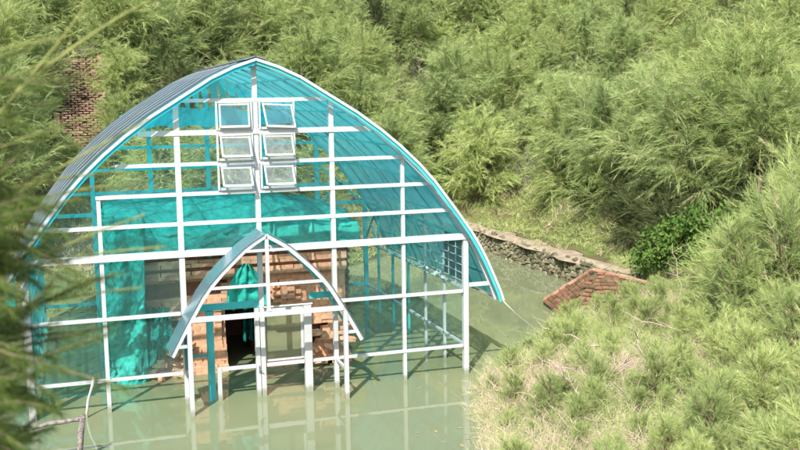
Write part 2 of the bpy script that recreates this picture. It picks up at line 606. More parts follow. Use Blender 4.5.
# footpath on top of the stone wall
pv, pf = [], []
path_pts = [(12.4 + 0.07 * math.sin(q * 2.1), 19.0 - q * 0.9) for q in range(13)] + [(12.5, 7.3), (13.0, 6.1), (13.9, 5.0), (15.4, 4.2)]
for i, (x, y) in enumerate(path_pts):
    a = Vector(path_pts[min(i + 1, len(path_pts) - 1)]) - Vector(path_pts[max(i - 1, 0)])
    a.normalize()
    nrm = Vector((-a.y, a.x))
    for k in range(5):
        s = (k / 4 - 0.5) * (1.2 + 0.2 * math.sin(i * 1.9 + k))
        px, py = x + nrm.x * s, y + nrm.y * s
        if py > 6.9 and s > 0.3:
            px = 11.93 + 0.03 * math.sin(i * 2.3)
        pv.append((px, py, max(gz(px, py) + 0.08, 0.80 if px < 12.95 and py > 6 else -9) if px > 11.98 or py < 6.9 else 0.73))
for i in range(len(path_pts) - 1):
    for k in range(4):
        q = i * 5 + k
        pf.append((q, q + 1, q + 6, q + 5))
PATHM = mat("trodden_earth", (0.20, 0.16, 0.115), 0.95, 0.1, 0.2, 2.5, 0.5, 12, color2=(0.36, 0.30, 0.22))
pm = new_mesh("path", pv, pf, PATHM, True)
po = link("path", pm, kind="structure")
sub = po.modifiers.new("sub", 'SUBSURF')
sub.levels = sub.render_levels = 2
sub.subdivision_type = 'SIMPLE'


# water
def water_material():
    m = bpy.data.materials.new("murky_green_water")
    m.use_nodes = True
    nt = m.node_tree
    b = nt.nodes["Principled BSDF"]
    b.inputs["Roughness"].default_value = 0.015
    b.inputs["IOR"].default_value = 1.42
    tc = nt.nodes.new("ShaderNodeTexCoord")
    n = nt.nodes.new("ShaderNodeTexNoise")
    n.inputs["Scale"].default_value = 0.35
    n.inputs["Detail"].default_value = 6
    r = nt.nodes.new("ShaderNodeValToRGB")
    r.color_ramp.elements[0].position = 0.35
    r.color_ramp.elements[0].color = (0.155, 0.186, 0.108, 1)
    r.color_ramp.elements[1].position = 0.72
    r.color_ramp.elements[1].color = (0.19, 0.21, 0.118, 1)
    nt.links.new(tc.outputs["Object"], n.inputs["Vector"])
    nt.links.new(n.outputs["Fac"], r.inputs[0])
    nt.links.new(r.outputs[0], b.inputs["Base Color"])
    w = nt.nodes.new("ShaderNodeTexNoise")
    w.inputs["Scale"].default_value = 2.2
    w.inputs["Detail"].default_value = 3
    bp = nt.nodes.new("ShaderNodeBump")
    bp.inputs["Strength"].default_value = 0.11
    bp.inputs["Distance"].default_value = 0.012
    nt.links.new(tc.outputs["Object"], w.inputs["Vector"])
    nt.links.new(w.outputs["Fac"], bp.inputs["Height"])
    nt.links.new(bp.outputs[0], b.inputs["Normal"])
    return m


link("water", new_mesh("water", [(-14, -12, 0), (16, -12, 0), (16, 20, 0), (-14, 20, 0)], [(0, 1, 2, 3)], water_material()),
     kind="structure")

# ------------------------------------------------------------------ the shelter
XS = [-4.6, -3.15, -1.59, 0.0, 1.59, 3.15, 4.6]
ARCH = [(0, 7.02), (0.45, 6.87), (0.9, 6.66), (1.45, 6.32), (2.08, 5.93), (2.6, 5.55), (3.02, 5.2), (3.44, 4.80), (3.78, 4.42), (4.1, 4.0),
        (4.38, 3.62), (4.62, 3.28), (4.82, 2.95), (5.0, 2.6), (5.16, 2.24), (5.3, 1.92), (5.38, 1.68)]
YF, YB = -0.35, 8.35
sh = thing("arched_shelter", "large white and turquoise pointed arch shelter standing in the flooded pond", "shelter")


def arch_pts(side, y, off=0.0, zoff=0.0, upto=None):
    out = []
    A = ARCH if upto is None else ARCH[:upto]
    for i, (x, z) in enumerate(A):
        x0, z0 = ARCH[max(i - 1, 0)]
        x1, z1 = ARCH[min(i + 1, len(ARCH) - 1)]
        tx, tz = x1 - x0, z1 - z0
        l = math.hypot(tx, tz)
        nx, nz = -tz / l, tx / l
        if i == 0:
            nx, nz = 0, 1
        out.append((side * (x + nx * off), y, z + nz * off + zoff))
    return out


def arch_rib(name, y, w, d, m, off=0.0, parent=None):
    for s in (-1, 1):
        V, F = sweep_rect(arch_pts(s, y, off), w, d)
        link(name, new_mesh(name, V, F, m), parent or sh)


# gable posts (front)
tops = [3.15, 4.35, 6.15, 6.9, 6.15, 4.95, 3.22]
wid = [0.135, 0.078, 0.11, 0.10, 0.095, 0.075, 0.115]
for x, t, w in zip(XS, tops, wid):
    rod("post", (x, 0, -1.5), (x, 0, t), w, w, WHITE_OLD if x == -4.6 else WHITE, sh)
# doorway posts
rod("door_post", (-1.08, 0.02, -1.5), (-1.08, 0.02, 1.9), 0.14, 0.10, TEAL, sh)
rod("door_post", (-0.93, -0.03, -1.5), (-0.93, -0.03, 0.70), 0.085, 0.085, WHITE, sh)
rod("door_post", (0.97, -0.02, -1.5), (0.97, -0.02, 1.9), 0.16, 0.12, WHITE, sh)
rod("door_post", (-0.11, -0.02, -1.5), (-0.11, -0.02, 1.9), 0.09, 0.11, WHITE, sh)
# beams of the gable: (z, x0, x1, thickness)
BEAMS = [(0.66, -4.53, -1.66, 0.065), (0.66, -0.9, -0.16, 0.075), (0.66, 0.07, 0.88, 0.075), (0.66, 1.06, 4.53, 0.065),
         (1.91, -4.53, -1.66, 0.075), (1.91, 1.66, 4.53, 0.075),
         (3.14, -4.75, 4.72, 0.15), (3.75, -4.30, 4.28, 0.085), (4.35, -3.2, 3.82, 0.085), (4.95, -2.8, 3.3, 0.085),
         (5.58, -2.35, 2.50, 0.12), (6.22, -1.5, 1.52, 0.085)]
for z, x0, x1, t in BEAMS:
    t *= 0.86
    rod("beam", (x0, -0.0105, z), (x1, -0.0105, z), t, t * 0.8 + 0.035, WHITE, sh)
rod("beam", (-1.55, 0.03, 1.98), (0.02, 0.03, 1.98), 0.14, 0.06, TEAL, sh)
rod("beam", (-1.52, 0.03, 0.98), (-1.15, 0.03, 0.98), 0.05, 0.04, TEAL, sh)
rod("bracket", (4.67, -0.02, 2.04), (5.2, -0.02, 2.04), 0.085, 0.07, WHITE, sh)
rod("bracket", (-4.67, -0.02, 2.04), (-5.2, -0.02, 2.04), 0.085, 0.07, WHITE, sh)
# arch ribs
arch_rib("arch_rib", 0.0, 0.07, 0.09, WHITE, -0.06)
arch_rib("fascia", YF, 0.055, 0.045, WHITE, 0.0)
for s_, m_ in ((-1, FILM), (1, TEAL)):
    V, F = sweep_rect(arch_pts(s_, YF + 0.02, -0.062), 0.06, 0.012)
    link("fascia_strip", new_mesh("fascia_strip", V, F, m_), sh)
for y in (1.33, 2.67, 4.0, 5.33, 6.67):
    arch_rib("arch_rib", y, 0.035, 0.04, TEAL, -0.05)
arch_rib("arch_rib", 8.0, 0.08, 0.08, TEAL, -0.06)
arch_rib("fascia", YB, 0.07, 0.04, WHITE, 0.0)
# purlins
for s in (-1, 1):
    for i in (0, 2, 4, 6, 8, 10, 12, 14, 16):
        if s == 1 and i == 0:
            continue
        p = arch_pts(s, 0, -0.005)[i]
        rod("purlin", (p[0], YF + 0.03, p[2] - 0.012), (p[0], YB - 0.03, p[2] - 0.012), 0.03, 0.03, WHITE if i in (16,) else TEAL, sh, up=(0, 0, 1))
# side posts, rails
for s in (-1, 1):
    for k in range(1, 7):
        y = 8.0 / 6 * k
        if k == 6:
            continue
        rod("side_post", (s * 4.6, y, -1.5), (s * 4.6, y, 3.28), 0.06, 0.06, WHITE if (s == 1 and k < 3) else TEAL, sh)
    for z in (0.66, 1.95, 3.14):
        rod("side_rail", (s * 4.6, 0.08, z), (s * 4.6, 7.94, z), 0.06, 0.05, WHITE if z < 3 else TEAL, sh, up=(0, 0, 1))
# louvred lattice high on the right side wall
for k, z in enumerate((2.12, 2.3, 2.48, 2.66, 2.84)):
    rod("lattice_bar", (4.56, 0.12, z), (4.56, 2.5, z), 0.016, 0.016, WHITE, sh, up=(0, 0, 1))
for y in (0.5, 0.95, 1.75, 2.2):
    rod("lattice_bar", (4.57, y, 1.99), (4.57, y, 3.08), 0.018, 0.018, WHITE, sh)
for s in (-1, 1):
    rod("brace", (s * 4.58, 6.7, 3.1), (s * 4.58, 7.95, 2.0), 0.05, 0.04, TEAL, sh)
    rod("brace", (s * 4.58, 6.7, 2.0), (s * 4.58, 7.95, 3.1), 0.05, 0.04, TEAL, sh)
rod("brace", (3.2, 8.0, 4.3), (4.45, 8.0, 3.2), 0.06, 0.05, TEAL, sh)
rod("brace", (3.2, 8.0, 3.2), (3.9, 8.0, 3.72), 0.06, 0.05, TEAL, sh)
# back gable
for x, t in zip(XS, tops):
    rod("post", (x, 8.0, -1.5), (x, 8.0, t), 0.12, 0.1, TEAL, sh)
for z, h in ((0.66, 4.55), (1.9, 4.55), (3.14, 4.55), (3.72, 4.25), (4.35, 3.8), (4.95, 3.25), (5.58, 2.5), (6.22, 1.5)):
    rod("beam", (-h, 8.01, z), (h, 8.01, z), 0.10 if z in (3.14, 5.58) else 0.08, 0.07, TEAL, sh)


# glazing of the gable: one dusty clear sheet per cell
def arch_top(x):
    x = abs(x)
    for (xa, za), (xb, zb) in zip(ARCH, ARCH[1:]):
        if xa <= x <= xb:
            return za + (zb - za) * (x - xa) / (xb - xa) - 0.09
    return 0


ZL = [0.66, 1.91, 3.14, 3.75, 4.35, 4.95, 5.58, 6.22, 7.0]
for i in range(6):
    xa, xb = XS[i] + 0.03, XS[i + 1] - 0.03
    for za, zb in zip(ZL, ZL[1:]):
        if -1.7 < xa and xb < 1.7 and za < 3.1:
            continue
        a, b = xa, xb
        if -1.7 < xa and xb < 1.7 and 4.3 < za < 6.2:      # beside the opening windows
            a, b = (xa, -0.80) if xa < -0.5 else (0.80, xb)
        n_ = 8
        xs_ = [a + (b - a) * k / n_ for k in range(n_ + 1)]
        tp_ = [(x, min(zb - 0.01, arch_top(x))) for x in xs_]
        tp_ = [p for p in tp_ if p[1] > za + 0.03]
        if len(tp_) < 2:
            continue
        m_ = len(tp_)
        V = [(x, yq, za + 0.01) for yq in (0.030, 0.034) for x, _ in tp_] + [(x, yq, z) for yq in (0.030, 0.034) for x, z in tp_]
        F = [tuple(range(m_)) + tuple(range(3 * m_ - 1, 2 * m_ - 1, -1))]
        F += [tuple(range(2 * m_ - 1, m_ - 1, -1)) + tuple(range(3 * m_, 4 * m_))]
        link("glazing_sheet", new_mesh("glazing_sheet", V, F, GLAZE), sh)


# roof sheets: corrugated, eight to a side
def roof_sheet(side, y0, y1, lift):
    nu = 14
    pts = arch_pts(side, 0, 0.035 + lift)
    V, F = [], []
    for (x, _, z) in pts:
        for k in range(nu + 1):
            y = y0 + (y1 - y0) * k / nu
            c = 0.004 * math.cos(math.pi * k)
            V.append((x + side * c * 0.6, y, z + c * 0.6))
    for i in range(len(pts) - 1):
        for k in range(nu):
            a = i * (nu + 1) + k
            q = (a, a + 1, a + nu + 2, a + nu + 1)
            F.append(q[::-1] if side > 0 else q)
    return new_mesh("roof_sheet", V, F, ROOF)


w8 = (YB - YF) / 8
for s in (-1, 1):
    for k in range(8):
        link("roof_sheet", roof_sheet(s, YF + 0.03 + k * w8, YF + 0.03 + (k + 1) * w8 - 0.02, 0.006 * (k % 2)), sh)
        y = YF + 0.03 + (k + 1) * w8 - 0.01
        if k < 7:
            V, F = sweep_rect(arch_pts(s, y, 0.047), 0.014, 0.05)
            link("sheet_joint", new_mesh("sheet_joint", V, F, JOINT), sh)
V, F = join_vf([rod_vf((-0.11, YF + 0.02, 7.05), (-0.11, YB, 7.05), 0.24, 0.02, up=(-0.3, 0, 1)), rod_vf((0.11, YF + 0.02, 7.05), (0.11, YB, 7.05), 0.24, 0.02, up=(0.3, 0, 1))])
link("ridge_cap", new_mesh("ridge_cap", V, F, RIBDARK), sh)
# sheet side cheek by the right corner post
link("side_panel", new_mesh("side_panel", [(4.60, 0.1, 2.1), (4.60, 1.3, 2.1), (4.60, 1.3, 3.1), (4.60, 0.1, 3.1), (4.615, 0.1, 2.1), (4.615, 1.3, 2.1), (4.615, 1.3, 3.1), (4.615, 0.1, 3.1)],
     [(0, 1, 2, 3), (7, 6, 5, 4), (0, 4, 5, 1), (2, 6, 7, 3), (1, 5, 6, 2), (3, 7, 4, 0)], ROOF), sh)


# turquoise film over the top of the back gable, slack strips hanging from the ridge
film = []
V, F = [], []
for k in range(27):
    x = -2.35 + 4.7 * k / 26
    V += [(x, 7.90 - 0.03 * math.sin(k * 1.7), 5.50 + 0.04 * math.sin(k * 1.3)), (x, 7.90, 6.06 + 0.05 * math.sin(k * 0.9) - 0.10 * abs(x))]
for k in range(26):
    F.append((2 * k, 2 * k + 1, 2 * k + 3, 2 * k + 2))
link("gable_film", new_mesh("gable_film", V, F, FILM), sh)
rf = random.Random(21)
for k in range(11):
    x = -1.15 + 0.26 * k
    zt = 6.93 - 0.42 * abs(x)
    zb = 5.9 + rf.uniform(0, 0.12)
    w = rf.uniform(0.125, 0.17)
    sl = 0.12
    V = [(x - w, 7.86, zt), (x + w, 7.86, zt), (x + w * 0.8 + sl * 0.5, 7.80, (zt + zb) / 2), (x - w * 0.55 + sl * 0.5, 7.80, (zt + zb) / 2), (x + w * 0.3 + sl, 7.84, zb), (x - 0.02 + sl, 7.84, zb + 0.05)]
    link("film_strip", new_mesh("film_strip", V, [(0, 1, 2, 3), (3, 2, 4, 5)], FILM), sh)

# windows high in the gable: two columns, three rows
def window(x0, x1, z0, z1, tilt, skew, pane_mat, lbl):
    """frame fixed in the gable, sash hinged along its top edge and swung outward"""
    fr = link("window", new_mesh("window", *join_vf([
        rod_vf((x0, -0.06, z0), (x0, -0.06, z1), 0.038, 0.06),
        rod_vf((x1, -0.06, z0), (x1, -0.06, z1), 0.038, 0.06),
        rod_vf((x0 + 0.03, -0.062, z0 + 0.025), (x1 - 0.03, -0.062, z0 + 0.025), 0.045, 0.08),
        rod_vf((x0 + 0.03, -0.062, z1 - 0.02), (x1 - 0.03, -0.062, z1 - 0.02), 0.035, 0.06)]), WHITE), sh)
    if lbl:
        fr['label'] = lbl
    a, b = x0 + 0.045, x1 - 0.045
    h = z1 - z0 - 0.10
    hz = z1 - 0.05
    ct, st = math.cos(tilt), math.sin(tilt)

    def P(u, v, o=0.0):
        # v measured down from the hinge
        return Vector((u + skew * v, -0.10 - v * st - o * ct, hz - v * ct + o * st - (u - a) * skew * 0.35))
    t = 0.034
    sash = join_vf([rod_vf(P(a + t / 2, 0), P(a + t / 2, h), t, 0.04), rod_vf(P(b - t / 2, 0), P(b - t / 2, h), t, 0.04),
                    rod_vf(P(a + t, t / 2), P(b - t, t / 2), t, 0.038), rod_vf(P(a + t, h - t / 2), P(b - t, h - t / 2), t * 1.4, 0.038)])
    link("sash", new_mesh("sash", *sash, WHITE), fr)
    q = [P(a + t, t), P(b - t, t), P(b - t, h - t), P(a + t, h - t)]
    q2 = [P(a + t, t, 0.006), P(b - t, t, 0.006), P(b - t, h - t, 0.006), P(a + t, h - t, 0.006)]
    link("pane", new_mesh("pane", q + q2, [(0, 1, 2, 3), (7, 6, 5, 4), (0, 4, 5, 1), (1, 5, 6, 2), (2, 6, 7, 3), (3, 7, 4, 0)], pane_mat), fr)
    for u in (a + 0.03, b - 0.03):
        V, F = rod_vf(P(u, h * 0.75), (u, -0.05, z0 + 0.1), 0.018, 0.018)
        link("stay", new_mesh("stay", V, F, RIBDARK), fr)


for (x0, x1, xs) in ((-0.79, -0.085, 0), (0.085, 0.79, 1)):
    window(x0, x1, 5.62, 6.20, 0.10, 0.0 if xs == 0 else 0.16, CLEAR, None if xs == 0 else "crooked window sash hanging askew")
    window(x0, x1, 5.00, 5.54, 0.42, 0.03, FROST, None)
    window(x0, x1, 4.40, 4.92, 0.45, 0.03, FROST, None)

# porch in front of the doorway
PA = [(0, 3.53), (0.22, 3.40), (0.43, 3.26), (0.67, 3.04), (0.90, 2.82), (1.12, 2.58), (1.30, 2.34), (1.44, 2.10), (1.59, 1.85), (1.73, 1.60), (1.84, 1.40), (1.93, 1.23)]
for s in (-1, 1):
    pts = [(s * x, -0.85, z) for x, z in PA]
    link("porch_arch", new_mesh("porch_arch", *sweep_rect(pts, 0.075, 0.05), WHITE), sh)
    pts = [(s * x * 0.985, -0.09, z - 0.03) for x, z in PA]
    link("porch_arch", new_mesh("porch_arch", *sweep_rect(pts, 0.05, 0.05), TEAL), sh)
    V, F = [], []
    for x, z in PA:
        for y, o in ((-0.90, 0.05), (-0.05, 0.05), (-0.90, 0.058), (-0.05, 0.058)):
            V.append((s * (x + o * 0.8), y, z + o * 0.7))
    for i in range(len(PA) - 1):
        a = i * 4
        F += [(a, a + 1, a + 5, a + 4), (a + 2, a + 6, a + 7, a + 3), (a, a + 4, a + 6, a + 2), (a + 1, a + 3, a + 7, a + 5)]
    link("porch_roof_sheet", new_mesh("porch_roof_sheet", V, F, PORCH_ROOF), sh)
    rod("porch_post", (s * 1.59, -0.85, -1.5), (s * 1.59, -0.85, 1.84), 0.085, 0.085, WHITE, sh)
    rod("porch_rail", (s * 1.59, -0.80, 0.64), (s * 1.59, -0.07, 0.64), 0.05, 0.05, WHITE, sh, up=(0, 0, 1))
    rod("porch_rail", (s * 1.59, -0.80, 1.88), (s * 1.59, -0.07, 1.88), 0.05, 0.05, WHITE, sh, up=(0, 0, 1))
    rod("bracket", (s * 1.64, -0.85, 1.42), (s * 1.86, -0.85, 1.42), 0.06, 0.042, WHITE, sh)
rod("porch_post", (0.0, -0.85, 1.995), (0.0, -0.85, 3.46), 0.07, 0.078, WHITE, sh)
rod("porch_beam", (-1.55, -0.855, 1.94), (1.55, -0.855, 1.94), 0.095, 0.075, WHITE, sh)
rod("porch_beam", (-1.12, -0.855, 2.54), (1.12, -0.855, 2.54), 0.055, 0.05, WHITE, sh)
rod("porch_beam", (-0.44, -0.855, 3.24), (0.44, -0.855, 3.24), 0.05, 0.05, WHITE, sh)
rod("porch_beam", (0.0, -0.80, 3.47), (0.0, -0.07, 3.47), 0.06, 0.06, WHITE, sh, up=(0, 0, 1))
rod("porch_panel", (-0.03, -0.45, 1.99), (0.98, -0.45, 1.99), 0.12, 0.03, WHITE, sh, up=(0, 0.35, 1))
# teal cheek of the porch, left
link("porch_side_panel", new_mesh("porch_side_panel", *rod_vf((-1.62, -0.42, 0.72), (-1.62, -0.42, 1.82), 0.012, 0.70), ROOF), sh)
# teal lining panel behind the porch beam on the right
link("porch_side_panel", new_mesh("porch_side_panel", *rod_vf((1.04, 0.05, 2.06), (1.56, 0.05, 2.06), 0.14, 0.015), TEAL), sh)
# door leaf with its milky pane
dl = link("door", new_mesh("door", *join_vf([rod_vf((0.06, 0.05, 0.72), (0.06, 0.05, 1.84), 0.05, 0.04), rod_vf((0.86, 0.05, 0.72), (0.86, 0.05, 1.84), 0.05, 0.04),
          rod_vf((0.085, 0.05, 0.74), (0.835, 0.05, 0.74), 0.05, 0.038), rod_vf((0.085, 0.05, 1.82), (0.835, 0.05, 1.82), 0.05, 0.038)]), WHITE), sh)
link("pane", new_mesh("pane", *rod_vf((0.46, 0.05, 0.766), (0.46, 0.05, 1.794), 0.75, 0.008), DOORPANE), dl)
link("handle", new_mesh("handle", *join_vf([rod_vf((-0.10, -0.10, 0.53), (-0.10, -0.10, 0.68), 0.02, 0.02), rod_vf((-0.10, -0.12, 0.6), (-0.04, -0.12, 0.56), 0.018, 0.018)]), RIBDARK), dl)

# ------------------------------------------------------------------ brick temple inside
tp = thing("brick_temple", "ruined orange brick temple half drowned inside the arched shelter", "temple", (0, 2.4, 0))
BM = [brick_mesh("brick", BRICK, 0.335, 0.30, 0.0865, i, 0.004) for i in range(5)]
BMH = [brick_mesh("brick", BRICK, 0.17, 0.30, 0.085, 20 + i, 0.004) for i in range(3)]
BMO = [brick_mesh("brick", BRICK_SHADE, 0.325, 0.30, 0.078, 30 + i) for i in range(4)]


def prot(z):
    """how far a course stands out of the temple face (cornices)"""
    for a, b, p in ((2.72, 2.95, 0.22), (2.60, 2.72, 0.02), (2.44, 2.60, 0.20), (2.34, 2.44, 0.03), (2.18, 2.34, 0.17), (2.08, 2.18, 0.03), (0.62, 0.8, 0.06), (0.45, 0.62, 0.14), (0.2, 0.45, 0.24), (-1, 0.2, 0.34)):
        if a <= z < b:
            return p
    return 0.0


brick_count = 0
stuff_parts = []
ch = 0.088
for r in range(-3, 37):
    z = r * ch + 0.04
    off = 0.17 if r % 2 else 0.0
    for c in range(-9, 9):
        x = c * 0.338 + off + random.uniform(-0.012, 0.012)
        xr = x
        if not -2.8 < x < 2.55:
            continue
        lo, hi = x - 0.167, x + 0.167
        if z < 1.42:      # doorway: bricks are cut at its jambs
            if x < 0:
                hi = min(hi, -0.44)
            else:
                lo = max(lo, 0.37)
        hi, lo = min(hi, 2.46), max(lo, -2.76)
        if hi - lo < 0.05:
            continue
        sx_ = (hi - lo) / 0.334
        x = (hi + lo) / 2
        # broken wall between doorway and left corner, rubble slope
        if x < -1.25 and z < 1.2 and z > 0.25 + 1.0 * (x + 2.5) * 0.75 + random.uniform(-0.12, 0.1):
            depth_in = 0.45
        elif x < -0.45 and 1.75 < z < 2.1:
            depth_in = 0.35
        else:
            depth_in = 0.0
        if x > 1.35 and z < 0.95:
            if random.random() < 0.18:
                continue
            depth_in = -0.2 * max(0, (0.9 - z)) + random.uniform(-0.03, 0.03)
        p = prot(z)
        lit = (x > 0.36) or (-1.35 < x < -0.4 and z < 1.75)  # sunlit part of the face, given the brighter brick colour
        y = 2.42 - p + depth_in + random.uniform(-0.004, 0.004)
        if x > 0.6 and 1.35 < z < 2.05 and x < 1.3:           # rounded carved mass right of the door
            y -= 0.22 * math.sin((x - 0.6) / 0.7 * math.pi) * math.sin((z - 1.35) / 0.7 * math.pi)
        loc = (x, y - 2.4 + 0.15, z)
        rz = random.uniform(-0.008, 0.008)
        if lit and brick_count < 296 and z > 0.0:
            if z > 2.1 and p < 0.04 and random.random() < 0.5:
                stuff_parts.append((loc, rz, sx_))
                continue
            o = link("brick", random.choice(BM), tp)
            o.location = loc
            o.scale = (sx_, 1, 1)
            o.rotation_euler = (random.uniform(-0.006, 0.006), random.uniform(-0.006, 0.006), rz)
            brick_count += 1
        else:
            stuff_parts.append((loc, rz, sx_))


def boxes(name, items, size, m, parent, jitter=0.006, kind="stuff"):
    n = len(items)
    base = np.array([(x, y, z) for x in (-.5, .5) for y in (-.5, .5) for z in (-.5, .5)]) * np.array(size)
    V = np.repeat(base[None], n, 0) + RNG.uniform(-jitter, jitter, (n, 8, 3))
    rz = np.array([i[1] for i in items])
    V[..., 0] *= np.array([i[2] if len(i) > 2 else 1.0 for i in items])[:, None]
    c, s = np.cos(rz)[:, None], np.sin(rz)[:, None]
    X = V[..., 0] * c - V[..., 1] * s
    Y = V[..., 0] * s + V[..., 1] * c
    V[..., 0], V[..., 1] = X, Y
    V += np.array([i[0] for i in items])[:, None, :]
    F = []
    for i in range(n):
        F += [tuple(j + i * 8 for j in f) for f in BOXF]
    return link(name, new_mesh(name, V.reshape(-1, 3), F, m), parent, kind=kind)


boxes("brickwork", stuff_parts, (0.333, 0.30, 0.084), BRICK_UNLIT, tp)
# body behind the face, stepped top
core = []
for (x0, x1, y0, y1, z0, z1) in ((-2.72, -0.5, 0.36, 0.8, -1.4, 3.0), (0.42, 2.5, 0.36, 0.8, -1.4, 3.0), (-0.5, 0.42, 0.36, 0.8, 1.5, 3.0),
                                 (-2.7, 2.6, 0.80, 4.3, -1.4, 3.2), (-2.2, 1.6, 0.9, 3.7, 3.2, 3.5)):
    V = [(x, y, z) for x in (x0, x1) for y in (y0, y1) for z in (z0, z1)]
    core.append((V, BOXF))
# the door chamber stays hollow: cut by using side masses only
core[3] = ([(x, y, z) for x in (-2.7, -0.5) for y in (0.8, 4.3) for z in (-1.4, 3.2)], BOXF)
core.append(([(x, y, z) for x in (0.42, 2.6) for y in (0.8, 4.3) for z in (-1.4, 3.2)], BOXF))
core.append(([(x, y, z) for x in (-0.5, 0.42) for y in (0.8, 4.3) for z in (1.5, 3.2)], BOXF))
core.append(([(x, y, z) for x in (-0.5, 0.42) for y in (3.2, 4.3) for z in (-1.4, 1.5)], BOXF))
link("core", new_mesh("core", *join_vf(core), BRICK_CORE), tp)
# side mass to the right, its shade put into a darker brick colour
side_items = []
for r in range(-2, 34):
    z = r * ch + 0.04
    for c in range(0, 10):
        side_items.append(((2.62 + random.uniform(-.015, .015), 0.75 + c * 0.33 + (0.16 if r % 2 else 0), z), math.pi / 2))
boxes("side_brickwork", side_items, (0.325, 0.25, 0.078), BRICK_SHADE, tp)
# brick jamb inside the doorway, left
jam = [((-0.62 + random.uniform(-.01, .01), 0.05 + random.uniform(-.03, .03), r * ch + 0.04), 0.0) for r in range(-2, 17)]
for loc, rz in jam:
    o = link("brick", random.choice(BMH), tp)
    o.location = loc

# loose rubble bricks at the water's edge
rb = [brick_mesh("rubble_brick", BRICK, 0.24, 0.16, 0.09, 60 + i, 0.02) for i in range(3)]
for i in range(46):
    o = link("rubble_brick", random.choice(rb), tp)
    if i < 24:
        x = random.uniform(-2.25, -1.2)
        z = random.uniform(0.0, max(0.1, 0.15 + (x + 2.3) * 0.75))
        o.location = (x, -0.35 + random.uniform(-0.12, 0.25), z)
    else:
        x = random.uniform(1.3, 2.5)
        o.location = (x, -0.5 + random.uniform(-0.1, 0.2), random.uniform(0.0, 0.85))
    o.rotation_euler = (random.uniform(-.4, .4), random.uniform(-.4, .4), random.uniform(0, 3))


# ------------------------------------------------------------------ turquoise nets draped over the temple
def grid_sheet(name, fn, nu, nv, m, label, cat, group=None):
    V, F = [], []
    for j in range(nv + 1):
        for i in range(nu + 1):
            V.append(fn(i / nu, j / nv))
    for j in range(nv):
        for i in range(nu):
            a = j * (nu + 1) + i
            F.append((a, a + 1, a + nu + 2, a + nu + 1))
    o = link(name, new_mesh(name, V, F, m, True), None, label=label, category=cat, group=group)
    so = o.modifiers.new("thick", 'SOLIDIFY')
    so.thickness = 0.006
    return o


def n2(a, b, s, sd):
    return float(noise2(np.array([a]), np.array([b]), s, sd)[0]) - 0.5


def top_net(u, v):
    x = -3.0 + 5.75 * u
    fade = max(0.0, (x - 0.7) / 2.0)
    top = 3.86 - 0.45 * fade ** 1.3 - (0.25 * max(0, (-2.6 - x)))
    path = [(2.12, 2.84), (2.14, 3.05), (2.25, 3.35), (2.75, top - 0.12), (3.4, top), (4.6, top + 0.05), (6.0, top - 0.02), (6.9, 3.2), (7.0, 2.2)]
    t = v * (len(path) - 1)
    i = min(int(t), len(path) - 2)
    f = t - i
    y = path[i][0] * (1 - f) + path[i + 1][0] * f
    z = path[i][1] * (1 - f) + path[i + 1][1] * f
    k = 0.30 * n2(u * 9, v * 9, 1.0, 3) + 0.16 * n2(u * 30, v * 26, 1.0, 4) + 0.07 * n2(u * 70, v * 50, 1.0, 6)
    z = z + k * 0.6
    if v < 0.02:
        z += 0.25 * n2(u * 14, 0, 1.0, 8)
    return (x + 0.1 * n2(u * 10, v * 10, 1.0, 5), y - 0.02 - abs(k) * 0.5, z)


grid_sheet("draped_net", top_net, 110, 64, NET, "bright turquoise net spread over the top of the brick temple", "net")


def col_net(u, v):
    a = u * 2.6
    z = 3.72 - 4.0 * v
    wv = 0.10 * math.sin(u * 21 + 2.2 * math.sin(v * 5)) + 0.16 * n2(u * 9, v * 12, 1.0, 11) + 0.12 * n2(u * 26, v * 44, 1.0, 12) + 0.05 * n2(u * 60, v * 80, 1.0, 13)
    if a < 1.0:
        x, y = -2.30 - a * 0.76 + 0.05, 1.92
        y -= wv
    else:
        x, y = -3.06, 1.92 + (a - 1.0) * 1.5
        x -= wv
    x += 0.10 * (1 - v) * 0.5 + 0.08 * n2(v * 9, u * 4, 1.0, 15)
    return (x, y - 0.05, z)


grid_sheet("hanging_net", col_net, 70, 90, NET, "turquoise net hanging down the temple's outer corner to the water", "net")


def bell_net(u, v):
    w = 0.06 + 0.40 * math.sin(min(1, v * 1.25) * math.pi / 2) ** 0.9
    x = 0.03 + (u - 0.5) * 2 * w
    z = 2.52 - 1.02 * v + 0.08 * n2(u * 7, v, 1.0, 20) * (v > 0.9)
    y = 2.02 - 0.10 * math.cos((u - 0.5) * math.pi) - 0.05 * math.sin(u * 19) - 0.08 * n2(u * 9, v * 8, 1.0, 21)
    return (x, y, z)


grid_sheet("bell_net", bell_net, 40, 30, NET, "bell shaped turquoise net hanging over the temple doorway", "net")


def tatter_net(u, v):
    x = -2.45 + 0.75 * u
    z = 1.6 - 1.35 * v * (1.0 - 0.45 * u) + 0.2 * n2(u * 12, 0, 1.0, 31) * v
    y = 2.2 - 0.5 * v - 0.13 * n2(u * 10, v * 8, 1.0, 32) - 0.05 * math.sin(u * 33)
    return (x, y, z)


grid_sheet("tattered_net", tatter_net, 46, 30, NETDARK, "torn thin turquoise net clinging to the rubble wall beside the porch", "net")


def inner_net(u, v):
    return (0.05 + 0.36 * u, 3.0 - 0.12 * math.sin(u * 14) + 0.1 * n2(u * 5, v * 5, 1, 41), 1.48 - 1.0 * v)


grid_sheet("curtain_net", inner_net, 30, 20, NETDARK, "dark turquoise net curtain inside the temple doorway", "net")

